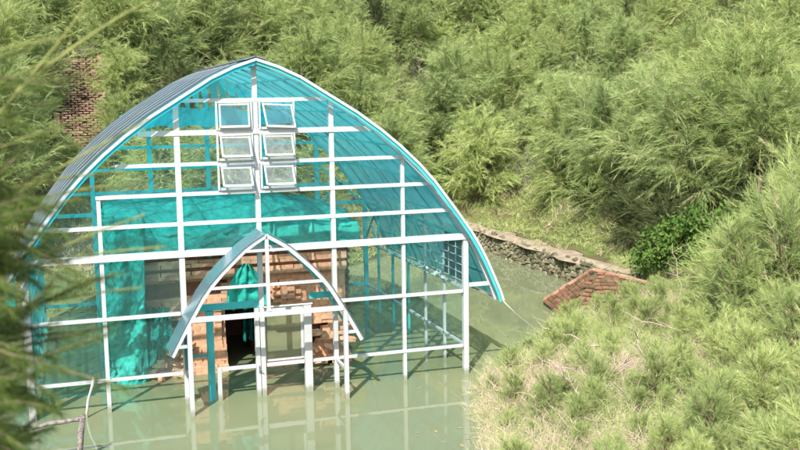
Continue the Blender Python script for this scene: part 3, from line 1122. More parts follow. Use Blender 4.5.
# bundled pale net along the side rail
bn = []
for k in range(46):
    y = 1.2 + k * 0.085 + random.uniform(-.03, .03)
    pts = wobble((4.5 + random.uniform(-.06, .06), y, 2.02 + random.uniform(-.04, .06)), (4.5 + random.uniform(-.08, .08), y + random.uniform(.1, .3), 2.02 + random.uniform(-.06, .08)), 3, 0.03)
    bn.append(tube_vf(pts, [0.012, 0.03, 0.028, 0.010], 5))
bo = link("bundled_net", new_mesh("bundled_net", *join_vf(bn), mat("pale_net", (0.50, 0.56, 0.52), 0.9)), None,
          label="crumpled pale net rolled along the side rail inside the shelter", category="net")

# ------------------------------------------------------------------ ropes, pipe, stick railing
tube("mooring_rope", [(5.38, -0.37, 1.66), (5.75, -0.16, 1.33), (6.2, 0.08, 0.98), (6.6, 0.32, 0.64), (6.95, 0.5, 0.38), (7.5, 0.85, 0.28)], [0.011] * 6, ROPE,
     label="thin pale rope running from the roof's lower corner down to the grassy bank", category="rope")
tube("plastic_pipe", [(-3.42, -0.12, 0.78), (-3.46, -0.12, 0.62), (-3.55, -0.16, 0.35), (-3.59, -0.2, 0.1), (-3.60, -0.24, -0.5)], [0.028] * 5, WHITE, n=8,
     label="bent thin white pipe leaning from the lowest beam into the water", category="pipe")
wr = thing("wooden_railing", "rough grey railing of dead branches standing in the water beneath the needle sprays", "railing", (-3.7, -2.6, 0))
link("post", new_mesh("post", *tube_vf([(-0.05, 0, -1.2), (-0.03, 0, 0.15), (0.0, 0.01, 0.45), (0.06, 0, 0.80)], [0.06, 0.052, 0.055, 0.05], 8), WOOD, True), wr)
pts = wobble((-2.6, 0.02, 0.56), (0.06, 0.02, 0.735), 14, 0.018)
link("rail", new_mesh("rail", *tube_vf(pts, [0.034 + 0.012 * random.random() for _ in pts], 7), WOOD, True), wr)
link("post", new_mesh("post", *tube_vf([(-2.5, 0, -1.2), (-2.48, 0, 0.2), (-2.45, 0.0, 0.62)], [0.055, 0.05, 0.045], 8), WOOD, True), wr)

# crumpled turquoise sheet caught in the sprays at the far left eave
def scrap(u, v):
    a = (u - 0.5) * 0.55
    b = (v - 0.5) * 0.40
    return (-5.0 + a, -0.60 + 0.25 * n2(u * 4, v * 4, 1, 50), 2.62 + b + 0.18 * n2(u * 5, v * 5, 1, 51) + 0.1 * math.cos(a * 6))


grid_sheet("plastic_scrap", scrap, 14, 12, NET, "crumpled turquoise plastic scrap caught at the shelter's far eave among dark sprays", "plastic sheet")

# ------------------------------------------------------------------ stone retaining wall
rw = thing("stone_wall", "low mossy rubble stone wall along the pond's far edge", "wall", (11.9, 11.5, 0))
SMESH = []
for k in range(8):
    r = random.Random(100 + k)
    n = 5 + k % 3
    ring, V, F = [], [], []
    for (yy, sc) in ((0.09, 1.0), (-0.05, 0.96), (-0.10, 0.62)):
        for i in range(n):
            a = 2 * math.pi * (i + 0.35 * math.sin(k * 3 + i)) / n
            q = sc * r.uniform(0.72, 1.18)
            V.append((yy + r.uniform(-.01, .01), 0.5 * q * math.cos(a), 0.5 * q * math.sin(a)))
    for L in range(2):
        for i in range(n):
            a0, a1 = L * n + i, L * n + (i + 1) % n
            F.append((a0, a1, a1 + n, a0 + n))
    F.append(tuple(2 * n + i for i in range(n)))
    SMESH.append(new_mesh("stone", V, F, STONE))
cnt = 0
y = -5.9
while y < 6.45:
    w = random.uniform(0.17, 0.29)
    z = -0.14 + random.uniform(-0.1, 0.06)
    while z < 0.72:
        h = random.uniform(0.12, 0.27)
        if cnt < 298:
            o = link("stone", random.choice(SMESH), rw)
            o.location = (random.uniform(-0.01, 0.05), y + w / 2 + random.uniform(-.05, .05), z + h / 2)
            o.scale = (random.uniform(0.35, 0.8), w * random.uniform(1.0, 1.25), h * 1.12)
            o.rotation_euler = (random.uniform(-.6, .6), 0, random.uniform(-.15, .15))
            cnt += 1
        z += h + 0.005
    y += w
print("stones", cnt)
V, F = join_vf([([(x, y, z) for x in (0.03, 0.5) for y in (-6.6, 6.6) for z in (-1.5, 0.72)], BOXF)])
link("mortar_bed", new_mesh("mortar_bed", V, F, MORTAR), rw)
# ------------------------------------------------------------------ half sunken brick hip roof by the bank
hp = thing("sunken_brick_roof", "half sunken hipped brick roof rising from the water against the grassy bank", "brick structure", (10.2, 4.6, 0))
A = Vector((10.75, 5.25, 1.06))
B = Vector((9.50, 5.95, 0.10))
Bs = Vector((9.15, 4.02, -0.05))
Cc = Vector((9.75, 3.30, -0.05))
Ee = Vector((11.45, 1.55, 0.30))
Dd = Vector((12.2, 3.1, 0.72))
hv = [p - Vector((10.2, 4.6, 0)) for p in (A, B, Bs, Cc, Ee, Dd)]
Bk = Vector((11.9, 6.2, 0.1)) - Vector((10.2, 4.6, 0))
low = [Vector((p.x, p.y, -1.4)) for p in hv]
lk = Vector((Bk.x, Bk.y, -1.4))
V = hv + [Bk] + low + [lk]
F = [(0, 1, 2), (0, 2, 3), (0, 3, 4), (0, 4, 5), (0, 5, 6), (0, 6, 1), (1, 8, 9, 2), (2, 9, 10, 3), (3, 10, 11, 4), (4, 11, 12, 5), (5, 12, 13, 6), (6, 13, 8, 1)]
link("roof_core", new_mesh("roof_core", V, F, HIPCORE), hp)
HB = [brick_mesh("brick", BRICK_RED, 0.20, 0.12, 0.055, 200 + i, 0.008) for i in range(5)]


def lay_bricks(P0, P1, P2, P3, rows, parent, start_frac=0.0, limit=300):
    """courses of bricks on the quad P0-P1 (low edge) to P3-P2 (high edge)"""
    P0, P1, P2, P3 = [Vector(p) for p in (P0, P1, P2, P3)]
    nrm = (P1 - P0).cross(P3 - P0).normalized()
    if nrm.z < 0:
        nrm = -nrm
    k = 0
    for r in range(rows):
        t = (r + 0.5) / rows
        a = P0.lerp(P3, t)
        b = P1.lerp(P2, t)
        L = (b - a).length
        ex = (b - a).normalized()
        s = 0.13 if r % 2 else 0.01
        while s < L - 0.08 and k < limit:
            c = a + ex * s + nrm * random.uniform(0.015, 0.05)
            ez = nrm
            ey = ez.cross(ex).normalized()
            R = Matrix((ex, ey, ez)).transposed().to_4x4()
            o = link("brick", random.choice(HB), parent)
            R.translation = c
            o.matrix_parent_inverse = Matrix()
            o.matrix_local = R @ Matrix.Rotation(random.uniform(-.05, .05), 4, 'Z')
            k += 1
            s += 0.215
    return k


n1 = lay_bricks(hv[2], hv[1], hv[0], hv[0] + (hv[2] - hv[1]) * 0.02, 13, hp, limit=125)
n1 += lay_bricks(hv[3], hv[2], hv[0], hv[0], 13, hp, limit=50)
n1 += lay_bricks(hv[4], hv[3], hv[0] + (hv[3] - hv[0]) * 0.02, hv[0] * 0.75 + hv[5] * 0.25, 13, hp, limit=125)
for (p, q) in ((hv[1], hv[0]), (hv[0], hv[5])):
    for k in range(6):
        a, b = p.lerp(q, k / 6 + 0.004), p.lerp(q, (k + 1) / 6 - 0.004)
        Vc, Fc = rod_vf(a + Vector((0, 0, 0.05)), b + Vector((0, 0, 0.05)), 0.13, 0.07, up=(0, 0, 1))
        link("coping", new_mesh("coping", [v + Vector((random.uniform(-.015, .015), random.uniform(-.015, .015), random.uniform(-.012, .012))) for v in Vc], Fc, COPING), hp)

# ------------------------------------------------------------------ ruined brick stairway on the hillside
st = thing("brick_stairway", "overgrown ruined brick stairway climbing the hillside behind the shelter", "stairs", (-3.3, 18.0, 0.15))
NS = 20
for k in range(NS):
    y0 = k * 0.2
    z0 = 4.35 + k * 0.175
    items = []
    nb = 6
    for b in range(nb):
        for cz in (0.0, 0.085):
            items.append((((b - nb / 2 + 0.5) * 0.26 + (0.13 if cz else 0) - 0.06, y0 + random.uniform(-.02, .02), z0 + cz + random.uniform(-.006, .006)), random.uniform(-.04, .04)))
    items = [it for it in items if random.random() > 0.04]
    boxes("step", items, (0.215, 0.3, 0.058), BRICK_STAIR, st, jitter=0.016, kind=None)
V = []
for x in (-0.75, 0.72):
    V += [(x, 0.1, 1.5), (x, 0.1, 4.25), (x, 4.1, 7.75), (x, 5.2, 7.9), (x, 5.2, 1.5)]
F = [(0, 1, 2, 3, 4), (9, 8, 7, 6, 5), (0, 5, 6, 1), (1, 6, 7, 2), (2, 7, 8, 3), (3, 8, 9, 4), (4, 9, 5, 0)]
link("stair_core", new_mesh("stair_core", V, F, MORTARST), st)
for s in (-1, 1):
    for k in range(10):
        t0, t1 = k / 10, (k + 1) / 10 - 0.01
        a = Vector((s * 0.86, 0.05 + 4.1 * t0, 4.42 + 3.5 * t0))
        b = Vector((s * 0.86, 0.05 + 4.1 * t1, 4.42 + 3.5 * t1))
        link("side_block", new_mesh("side_block", *rod_vf(a, b, 0.2, 0.16 + random.uniform(-.04, .04), up=(0, 0, 1)), BRICK_STAIR), st)
rk = [(random.uniform(-.9, .9), 4.0 + random.uniform(0, .7), 7.95 + random.uniform(-.05, .15)) for _ in range(16)]
for k, p in enumerate(rk):
    s_ = random.uniform(0.16, 0.34) if k else 0.5
    o = link("loose_stone", SMESH[k % 8], st)
    o.location = p if k else (0.25, 4.0, 8.02)
    o.scale = (s_ * 4, s_ * 1.4, s_ * 1.1)
    o.rotation_euler = (random.random(), random.random(), random.uniform(1.2, 2.0))


# floating leaves and needles gathered along the margins
fl = []
rfl = random.Random(31)
for k in range(900):
    x, y = rfl.uniform(-5, 11.8), rfl.uniform(-5, 16)
    d_ = float(pond_dist(np.array([x]), np.array([y]))[0])
    if d_ > -0.05 or rfl.random() > math.exp(d_ * 0.9) * 1.3:
        continue
    a_ = rfl.uniform(0, 3.14)
    L_ = rfl.uniform(0.02, 0.09)
    w_ = L_ * rfl.uniform(.2, .5)
    c_, s_ = math.cos(a_), math.sin(a_)
    fl.append(([(x + c_ * L_, y + s_ * L_, .006), (x - s_ * w_, y + c_ * w_, .008), (x - c_ * L_, y - s_ * L_, .006), (x + s_ * w_, y - c_ * w_, .008)], [(0, 1, 2, 3)]))
link("floating_leaves", new_mesh("floating_leaves", *join_vf(fl), mat("dead_leaf", (0.30, 0.24, 0.12), 0.8)), None, kind="stuff")

# ------------------------------------------------------------------ vegetation generators
def unit(v):
    return v / np.maximum(np.linalg.norm(v, axis=-1, keepdims=True), 1e-9)


def needles(pos, dirs, length, width, rng, sag=0.0, two=False):
    """one slim tapering triangle per needle (two=True: bent needle of two triangles)"""
    n = len(pos)
    side = unit(np.cross(dirs, rng.normal(size=(n, 3))))
    w = width * rng.uniform(0.7, 1.3, (n, 1)) / 2
    L = length.reshape(-1, 1)
    tip = pos + dirs * L
    tip[:, 2] -= sag * L[:, 0]
    V = np.stack([pos - side * w, pos + side * w, tip], 1)
    return V.reshape(-1, 3)


def feathery(seed, H, R, nb, nsub, nn, nl, width, up=0.55, lean=(0, 0), droop=0.25, low=0.08):
    """casuarina-like sapling: limbs sweep up and out, whip-like twigs, thin needles. -> limb tubes, needle verts, tint"""
    rng = np.random.default_rng(seed)
    limbs, NV, NT = [], [], []
    top = np.array([lean[0], lean[1], H])
    tr = [tuple(top * t + np.array([0.06 * math.sin(5 * t + seed), 0.06 * math.cos(4 * t), 0])) for t in (0, .25, .5, .75, 1)]
    limbs.append(tube_vf(tr, [0.035 * H / 2 + 0.015, 0.026 * H / 2 + .01, 0.02, 0.013, 0.005], 6))
    for b in range(nb):
        t = low + (0.97 - low) * (b + rng.uniform(0, 1)) / nb
        o = top * t
        az = b * 2.399 + rng.uniform(-.5, .5)
        el = up + 0.5 * t + rng.uniform(-.35, .35)
        L = R * (1.15 - 0.62 * t) * rng.uniform(0.65, 1.25)
        d = np.array([math.cos(az) * math.cos(el), math.sin(az) * math.cos(el), math.sin(el)])
        bend = rng.normal(size=3) * 0.12 + np.array([0, 0, rng.uniform(-0.10, 0.22)])
        S = np.linspace(0, 1, 6)[:, None]
        P = o + d * S * L + bend * (S ** 2) * L
        limbs.append(tube_vf([tuple(p) for p in P[::1]], [0.016 * (1 - .8 * s) + 0.003 for s in S[:, 0]], 3))
        s0 = rng.uniform(0.15, 1.0, nsub)
        base = o + d * s0[:, None] * L + bend * (s0[:, None] ** 2) * L
        along = unit(d + 2 * bend * s0[:, None])
        sd_ = unit(along * rng.uniform(0.5, 1.2, (nsub, 1)) + rng.normal(size=(nsub, 3)) * 0.38 + np.array([0, 0, 0.2]))
        sl = L * rng.uniform(0.3, 0.7, nsub) * (1.15 - 0.4 * s0) + 0.08
        tint = np.clip(rng.normal(0.45, 0.22, nsub) + rng.uniform(-0.12, 0.12), 0, 0.9)
        tint[rng.random(nsub) < 0.05] = 1.0
        u = rng.uniform(0, 1, (nsub, nn))
        pos = base[:, None, :] + sd_[:, None, :] * (u * sl[:, None])[..., None]
        pos[..., 2] -= droop * 0.6 * (u ** 2) * sl[:, None]
        dr = unit(sd_[:, None, :] * 1.0 + rng.normal(size=(nsub, nn, 3)) * 0.27 - np.array([0, 0, 1.0]) * (droop * u)[..., None])
        ln = nl * rng.uniform(0.6, 1.25, nsub * nn)
        NV.append(needles(pos.reshape(-1, 3), dr.reshape(-1, 3), ln, width, rng, droop * 0.3))
        NT.append(np.repeat(tint, nn) * 0.85 + rng.uniform(0, 0.12, nsub * nn))
    return join_vf(limbs), np.concatenate(NV), np.concatenate(NT)


def leafy(seed, H, R, nclump, nleaf, ll, lw):
    """rounded bush of small broad leaves in clumps"""
    rng = np.random.default_rng(seed)
    limbs, NV, NT = [], [], []
    for b in range(9):
        az = b * 2.4
        e = np.array([math.cos(az) * R * 0.6, math.sin(az) * R * 0.6, H * rng.uniform(.55, .95)])
        limbs.append(tube_vf([(0, 0, 0), tuple(e * 0.5 + rng.normal(size=3) * 0.08), tuple(e)], [0.03, 0.018, 0.006], 4))
    for c in range(nclump):
        az = rng.uniform(0, 6.28)
        rr = R * math.sqrt(rng.uniform(0.05, 1))
        zz = H * (0.12 + 0.88 * rng.uniform(0, 1) * (1 - 0.55 * (rr / R) ** 2))
        cpos = np.array([math.cos(az) * rr, math.sin(az) * rr, zz])
        p = cpos + rng.normal(size=(nleaf, 3)) * R * 0.11
        d = unit(rng.normal(size=(nleaf, 3)) + np.array([0, 0, 0.3]))
        side = unit(np.cross(d, rng.normal(size=(nleaf, 3))))
        L = ll * rng.uniform(.6, 1.2, (nleaf, 1))
        W = lw * rng.uniform(.7, 1.2, (nleaf, 1))
        V = np.stack([p, p + d * L * .5 + side * W * .5, p + d * L, p + d * L * .5 - side * W * .5], 1)
        NV.append(V.reshape(-1, 3))
        NT.append(np.clip(rng.normal(0.45, .2) + rng.uniform(-.15, .15, nleaf), 0, 1))
    return join_vf(limbs), np.concatenate(NV), np.concatenate(NT)


def variant(name, gen, trunk_m, leaf_m, k=3):
    limbs, V, T = gen
    return (new_mesh("trunk", *limbs, trunk_m, False), tri_mesh("crown", V, leaf_m, T, k))


BIG = []
for i, (H, R, mm) in enumerate(((3.3, 1.75, NEEDLE), (2.7, 1.9, NEEDLE), (3.8, 1.8, NEEDLE_BLUE), (2.4, 1.6, NEEDLE_YOUNG), (3.2, 2.0, NEEDLE), (2.9, 1.7, NEEDLE_BLUE))):
    BIG.append(variant("casuarina", feathery(300 + i, H, R, 60, 20, 30, 0.26, 0.013, up=0.45, lean=(0.15 * (i - 2), 0.1), droop=0.3 + 0.08 * i, low=0.04), BARK, mm))
GREYB = [variant("bush", leafy(400 + i, 1.8, 1.3, 150, 60, 0.10, 0.05), BARK, LEAFGREY, 4) for i in range(2)]
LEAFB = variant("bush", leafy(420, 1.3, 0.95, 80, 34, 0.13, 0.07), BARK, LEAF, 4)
DARKB = [variant("casuarina", feathery(350 + i, 2.2, 1.5, 46, 18, 24, 0.22, 0.013, up=0.35, droop=0.4, low=0.04), BARK, NEEDLE_SHADE) for i in range(2)]
HIGHB = [variant("casuarina", feathery(370 + i, 3.4, 1.9, 52, 20, 28, 0.26, 0.013, up=0.35, droop=0.45, low=0.34), BARK, NEEDLE if i else NEEDLE_BLUE) for i in range(2)]
SMALL = []
for i in range(4):
    SMALL.append(variant("seedling", feathery(500 + i, 0.95 + 0.15 * i, 0.7, 30, 14, 26, 0.13, 0.0065, up=0.6, droop=0.2, lean=(-0.1, 0.05 * i), low=0.03), BARK, NEEDLE_YOUNG if i != 2 else NEEDLE))


def plant(name, var, loc, rz, sc, label, cat, group):
    t = thing(name, label, cat, loc, rz, group)
    t.scale = (sc, sc, sc * random.uniform(0.88, 1.12))
    link("trunk", var[0], t)
    link("crown", var[1], t)
    return t


def to_px(p):
    d = Vector(p) - CAM
    f = d.dot(FWD)
    if f < 0.3:
        return None
    return (400 + 980.9 * d.dot(RGT) / f, 225 - 980.9 * d.dot(UPV) / f, f)


GAPS = [(11.4, 26.2, "behind the shelter roof's long curve"), (21.6, 19.6, "high above the sunken brick roof"), 
        (15.2, 19.0, "above the stone wall's distant end"),  (17.9, 10.4, "in the middle of the slope over the saplings"),
        (2.1, 23.8, "between the roof ridge and the stairway"), (14.3, 25.6, "on the mid slope behind the stone wall"), (13.6, 27.6, "uppermost behind the shelter"), (20.5, 9.0, "highest over the saplings")]
# hillside thicket
rt = random.Random(11)
hill = []
yy = 8.0
while yy < 62:
    step = 1.9 if yy < 34 else 2.5
    xx = -26.0
    while xx < 50:
        x = xx + rt.uniform(-.8, .8)
        y = yy + rt.uniform(-.8, .8)
        xx += step
        d = float(pond_dist(np.array([x]), np.array([y]))[0])
        if d < 2.0 or (x > 11 and y < 20 and d < (2.3 if y < 9.5 else 3.3)):
            continue
        if any((x - g[0]) ** 2 + (y - g[1] + 1.0) ** 2 < 1.9 for g in GAPS):
            continue
        z = gz(x, y)
        q = to_px((x, y, z + 1.8))
        if q is None or not (-60 < q[0] < 860 and -50 < q[1] < 330):
            continue
        if abs((x + 3.476) / (y + 20.087) - 0.004) < 0.058 and y < 22.8:      # keep the sight of the stairway open
            continue
        hill.append((x, y, z, q))
    yy += step
rt.shuffle(hill)
hill = hill[:290]
print("hill plants", len(hill))
for (x, y, z, q) in hill:
    if q[0] > 215 and rt.random() < 0.05:
        plant("broadleaf_bush", LEAFB, (x, y, z - 0.1), rt.uniform(0, 6.28), rt.uniform(1.0, 1.7), "fresh green broad-leaved bush among the casuarinas of the hillside", "bush", "broad-leaved bushes among the hillside casuarinas")
        continue
    if q[0] < 215 and q[1] < 110 and rt.random() < 0.45:
        v, nm, cat = rt.choice(GREYB), "grey_green_bush", "bush"
        lab, grp = "rounded grey-green small-leaved bush on the slope by the brick stairway", "grey-green bushes by the stairway"
        sc = rt.uniform(0.9, 1.5)
    else:
        dk = rt.random() < 0.09  # a few crowns coloured dark to stand in for shaded gaps
        v, nm, cat = (rt.choice(DARKB) if dk else BIG[rt.randrange(6)]), "casuarina_tree", "tree"
        sc = rt.uniform(0.7, 1.25)
        if q[0] < 110:
            pl = "left of the ruined brick stairway"
        elif q[0] < 215:
            pl = "between the brick stairway and the shelter's ridge"
        elif q[0] < 330:
            pl = "right behind the top of the shelter roof"
        elif q[0] < 450:
            pl = "behind the shelter roof's long falling curve"
        elif q[0] < 570:
            pl = "above the stone wall's distant end"
        elif q[0] < 690:
            pl = "above the small sunken brick roof"
        else:
            pl = "over the bank with the saplings"
        row = "low on the slope" if y < 19 else ("in the lower thicket" if y < 27 else ("on the mid slope" if y < 38 else "highest up"))
        lab = ("dark shade-toned feathery casuarina " if dk else "feathery casuarina ") + row + ", " + pl
        lab = lab.replace("feathery ", "").replace("ruined ", "") if len(lab.split()) > 15 else lab
        grp = ("dark " if dk else "") + "casuarinas " + row + " " + pl
    plant(nm, v, (x, y, z - 0.15), rt.uniform(0, 6.28), sc, lab, cat, grp)

# near bank on the right: seedlings
rs = random.Random(5)
near = []
tries = 0
while len(near) < 150 and tries < 9000:
    tries += 1
    x, y = rs.uniform(2, 24), rs.uniform(-13, 6.5)
    d = float(pond_dist(np.array([x]), np.array([y]))[0])
    if d < 0.25:
        continue
    if 8.7 < x < 12.6 and 1.2 < y < 7:
        continue
    z = gz(x, y)
    q = to_px((x, y, z + 0.4))
    if q is None or not (470 < q[0] < 850 and 215 < q[1] < 500):
        continue
    if d < 3.0 and y > -2 and rs.random() < 0.45:
        continue
    if any((x - a) ** 2 + (y - b) ** 2 < 0.30 for a, b, *_ in near):
        continue
    near.append((x, y, z, d, q))
for (x, y, z, d, q) in near:
    sc = rs.uniform(0.3, 0.66) + 0.5 * min(1, max(0, d - 2) / 5)
    if q[0] > 640 and y > -4 and d > 4.5 and rs.random() < 0.6:
        sc = rs.uniform(1.2, 2.1)
    if sc > 1.15:
        lab, grp = "tall wispy bright green casuarina sapling rising over the bank's higher side", "tall saplings of the higher bank"
    elif y > 0.5 and d > 3:
        lab, grp = "bright casuarina sapling on the bank beside the small brick roof", "saplings beside the brick roof"
    elif q[1] > 340:
        lab, grp = "low yellow-green casuarina seedling among the dead twigs of the near bank", "seedlings of the near bank"
    else:
        lab, grp = "yellow-green casuarina seedling on the middle of the sloping bank", "seedlings on the middle bank"
    plant("casuarina_seedling", SMALL[rs.randrange(4)], (x, y, z - 0.05), rs.uniform(0, 6.28), sc, lab, "seedling", grp)

for i, (x, y, s) in enumerate(((12.9, 4.3, 1.25), (13.5, 3.6, 1.35))):
    plant("broadleaf_bush", LEAFB, (x, y, gz(x, y) - .05), 1.3 * i, s, ["glossy dark broad-leaved bush growing beside the end of the footpath", "glossy broad-leaved bush farther up the bank, under the casuarinas"][i], "bush", None)


rp = random.Random(77)
for i in range(46):
    y = rp.uniform(5.2, 19)
    x = 13.45 + rp.uniform(0, 2.0) ** 1.2 + max(0, 0.25 * (7 - y))
    if (y > 9.5 and (i % 3 or x < 14.2)) or (y < 9.5 and x < 14.3):
        continue
    s_ = rp.uniform(0.22, 0.5) + 0.12 * (x - 13.4)
    plant("casuarina_tree", BIG[i % 6], (x, y, gz(x, y) - .08), 2.0 * i, s_, "small bushy casuarina edging the " + ("near bend" if y < 8 else "middle" if y < 13 else "distant stretch") + " of the footpath",
          "tree", "small casuarinas edging the " + ("near bend" if y < 8 else "middle" if y < 13 else "distant stretch") + " of the footpath")
for i, (x, y, s_, pl) in enumerate(((14.9, 6.6, 1.15, "leaning over the footpath beside the brick roof"), (16.3, 5.6, 1.3, "behind the glossy broad-leaved bush"), (15.2, 8.9, 1.2, "at the footpath halfway to the stone wall's middle"),
                                    (17.6, 7.4, 1.35, "second row behind the footpath bend"), (15.0, 11.6, 1.1, "above the middle of the stone wall"), (15.6, 4.0, 1.0, "where the footpath enters the saplings"), (15.3, 14.2, 1.0, "above the distant part of the stone wall"))):
    plant("casuarina_tree", HIGHB[i % 2], (x, y, gz(x, y) - .1), 1.7 * i, s_, "bare-stemmed casuarina " + pl, "tree", None)
for i, (x, y, s_) in enumerate(((-4.7, 17.6, .55), (-4.9, 19.3, .7), (-2.0, 18.4, .6), (-1.8, 20.4, .7), (-4.6, 21.3, .6), (-3.9, 17.4, .4), (-2.3, 17.3, .5), (-2.2, 22.6, .7), (-4.5, 23.2, .8))):
    plant("casuarina_tree", BIG[(i * 2 + 3) % 6], (x, y, gz(x, y) - .1), 2.0 * i, s_, "small casuarina crowding the " + ["foot", "lower edge", "foot", "upper edge", "upper edge", "foot", "foot", "head", "head"][i] + " of the ruined brick stairway",
          "tree", "small casuarinas at the stairway's " + ["foot", "lower edge", "foot", "upper edge", "upper edge", "foot", "foot", "head", "head"][i])
for i, (x, y, z, s_) in enumerate(((10.3, 3.5, .2, .5), (10.8, 2.9, .3, .55), (11.3, 2.3, .3, .6), (9.75, 3.3, .05, .45), (11.6, 3.2, .6, .45), (10.9, 3.7, .55, .3), (9.4, 3.6, 0, .4))):
    plant("casuarina_seedling", SMALL[i % 4], (x, y, z), 1.1 * i, s_, "seedling sprouting over the lower courses of the sunken brick roof", "seedling", "seedlings on the sunken brick roof")
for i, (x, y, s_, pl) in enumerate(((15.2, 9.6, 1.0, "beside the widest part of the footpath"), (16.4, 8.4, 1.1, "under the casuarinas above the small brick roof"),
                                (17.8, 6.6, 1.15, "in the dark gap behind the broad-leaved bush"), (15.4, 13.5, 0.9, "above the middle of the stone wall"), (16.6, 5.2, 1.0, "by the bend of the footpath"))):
    plant("shade_fill_bush", LEAFB if i % 2 else DARKB[0], (x, y, gz(x, y) - .05), 0.9 * i, s_, "low dark shade-fill bush " + pl, "bush", None)  # dark bushes added to read as the shaded gaps above the path
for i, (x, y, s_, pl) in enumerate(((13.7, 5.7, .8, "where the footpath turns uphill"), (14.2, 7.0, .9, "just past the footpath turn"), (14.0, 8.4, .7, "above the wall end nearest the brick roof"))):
    plant("shade_fill_bush", DARKB[i % 2], (x, y, gz(x, y) - .05), 1.9 * i, s_, "dark green shade-fill bush " + pl, "bush", None)  # more dark-coloured bushes added in place of deep shade


# ground covers (nobody could count them)
def cover(name, n, region, dist_rule, nl, width, m, clump=10, tilt=0.45, height=0.25, droop=0.15):
    rng = np.random.default_rng(len(name))
    x = rng.uniform(region[0], region[1], n)
    y = rng.uniform(region[2], region[3], n)
    d = pond_dist(x, y)
    k = dist_rule(x, y, d)
    x, y = x[k], y[k]
    z = ground_z(x, y)
    # keep what the frame could see, with a margin
    P = np.stack([x, y, z], -1) - np.array(CAM)
    f = P @ np.array(FWD)
    px = 400 + 980.9 * (P @ np.array(RGT)) / np.maximum(f, .1)
    py = 225 - 980.9 * (P @ np.array(UPV)) / np.maximum(f, .1)
    k = (f > 1) & (px > -120) & (px < 920) & (py > -60) & (py < 560)
    x, y, z = x[k], y[k], z[k]
    c = len(x)
    base = np.stack([x, y, z], -1)
    cd = unit(rng.normal(size=(c, 3)) * tilt + np.array([0, 0, 1.0]))
    patch = noise2(x, y, 0.9, 5)
    hgt = height * (0.45 + 1.1 * patch) * rng.uniform(0.6, 1.3, c)
    u = rng.uniform(0, 1, (c, clump))
    pos = base[:, None] + cd[:, None] * (u * hgt[:, None])[..., None] + rng.normal(size=(c, clump, 3)) * 0.02
    dr = unit(cd[:, None] + rng.normal(size=(c, clump, 3)) * 0.5)
    ln = nl * rng.uniform(.5, 1.3, c * clump)
    V = needles(pos.reshape(-1, 3), dr.reshape(-1, 3), ln, width, rng, droop)
    dry = noise2(x, y, 0.55, 9)
    tint = np.clip(rng.normal(0.35, .2, c) + 0.35 * patch, 0, 0.9)
    tint = np.where(rng.random(c) < 0.08 + 0.75 * sstep(0.45, 0.75, dry) + 0.35 * np.exp(-((x - 6.2) ** 2 + (y + 4.2) ** 2) / 4.0), 1.0, tint)
    link(name, tri_mesh(name, V, m, np.repeat(tint, clump), 3), None, kind="stuff")
    print(name, len(V) // 3)


cover("undergrowth", 120000, (2, 26, -14, 7), lambda x, y, d: (d > -0.35) & ~((x > 9.0) & (x < 12.4) & (y > 1.8) & (y < 7)) & ~((d < 0) & (noise2(x, y, 1.3, 7) < 0.45)),
      0.24, 0.0065, NEEDLE_YOUNG, clump=11, height=0.36, tilt=0.6)
cover("grass", 40000, (-20, 22, 6.5, 30), lambda x, y, d: (d > 0.1) & (d < 9) & ~((x > 11.5) & (x < 13.15) & (y < 19.5) & (noise2(x, y, 2.0, 3) < 0.72)) & ~((x > -4.4) & (x < -2.2) & (y > 17.6) & (y < 23)),
      0.22, 0.02, GRASS, clump=7, height=0.18)
cover("brush", 60000, (-28, 48, 14, 62), lambda x, y, d: (d > 5) & ~((x > -4.3) & (x < -2.3) & (y > 17.6) & (y < 22.8)), 0.30, 0.024, NEEDLE, clump=6, height=0.5)


# ------------------------------------------------------------------ dead branches
def dead_branch(loc, az, L, rad, label, m=WOODPALE, el=0.25, seed=0, twigs=5, group=None):
    r = random.Random(seed)
    t = thing("dead_branch", label, "branch", loc, az, group)
    d = Vector((math.cos(el), 0, math.sin(el)))
    pts = [d * (L * k / 7) + Vector((0, r.uniform(-.05, .05) * L, r.uniform(-.04, .04) * L)) for k in range(8)]
    link("stem", new_mesh("stem", *tube_vf(pts, [rad * (1 - 0.1 * k) for k in range(8)], 6), m, True), t)
    for k in range(twigs):
        b = pts[r.randrange(2, 7)]
        e = b + Vector((r.uniform(-.2, .5), r.uniform(-.5, .5), r.uniform(0.0, .5))) * L * 0.6
        mid = b.lerp(e, .5) + Vector((r.uniform(-.05, .05), r.uniform(-.05, .05), r.uniform(-.05, .05))) * L
        link("twig", new_mesh("twig", *tube_vf([b, mid, e], [rad * .5, rad * .35, rad * .15], 5), m, True), t)


DB = [((5.3, -4.6), 0.4, 1.1, .026, "thick curved pale dead branch arching out of the twig tangle on the near bank"),
      ((7.1, -1.6), 2.2, 1.6, .018, "long straight bleached stick lying across the bank below the small brick roof"),
      ((4.9, -5.3), 1.9, 1.2, .02, "forked pale dead branch nearest the water at the foot of the near bank"),
      ((6.2, -4.9), 1.4, 1.0, .022, "short bleached dead branch standing up from the dry patch of the near bank"),
      ((5.8, -3.7), 2.9, 1.3, .017, "thin pale dead branch leaning over the seedlings toward the pond"),
      ((8.6, -2.8), 2.4, 1.5, .018, "slender bare branch lying high on the bank among yellow-green seedlings"),
      ((10.5, 0.4), 1.2, 1.7, .015, "thin upright bare branch rising from the bank under the small brick roof"),
      ((9.8, -4.2), 0.8, 1.2, .02, "grey bare branch at the outer side of the bank among tall saplings")]
for i, ((x, y), az, L, rd, lb) in enumerate(DB):
    dead_branch((x, y, gz(x, y) + 0.28), az, L, rd, lb, seed=i, el=[0.5, 0.25, 0.6, 1.1, 0.4, 0.3, 0.9, 0.5][i], twigs=[11, 3, 8, 9, 5, 5, 5, 6][i])
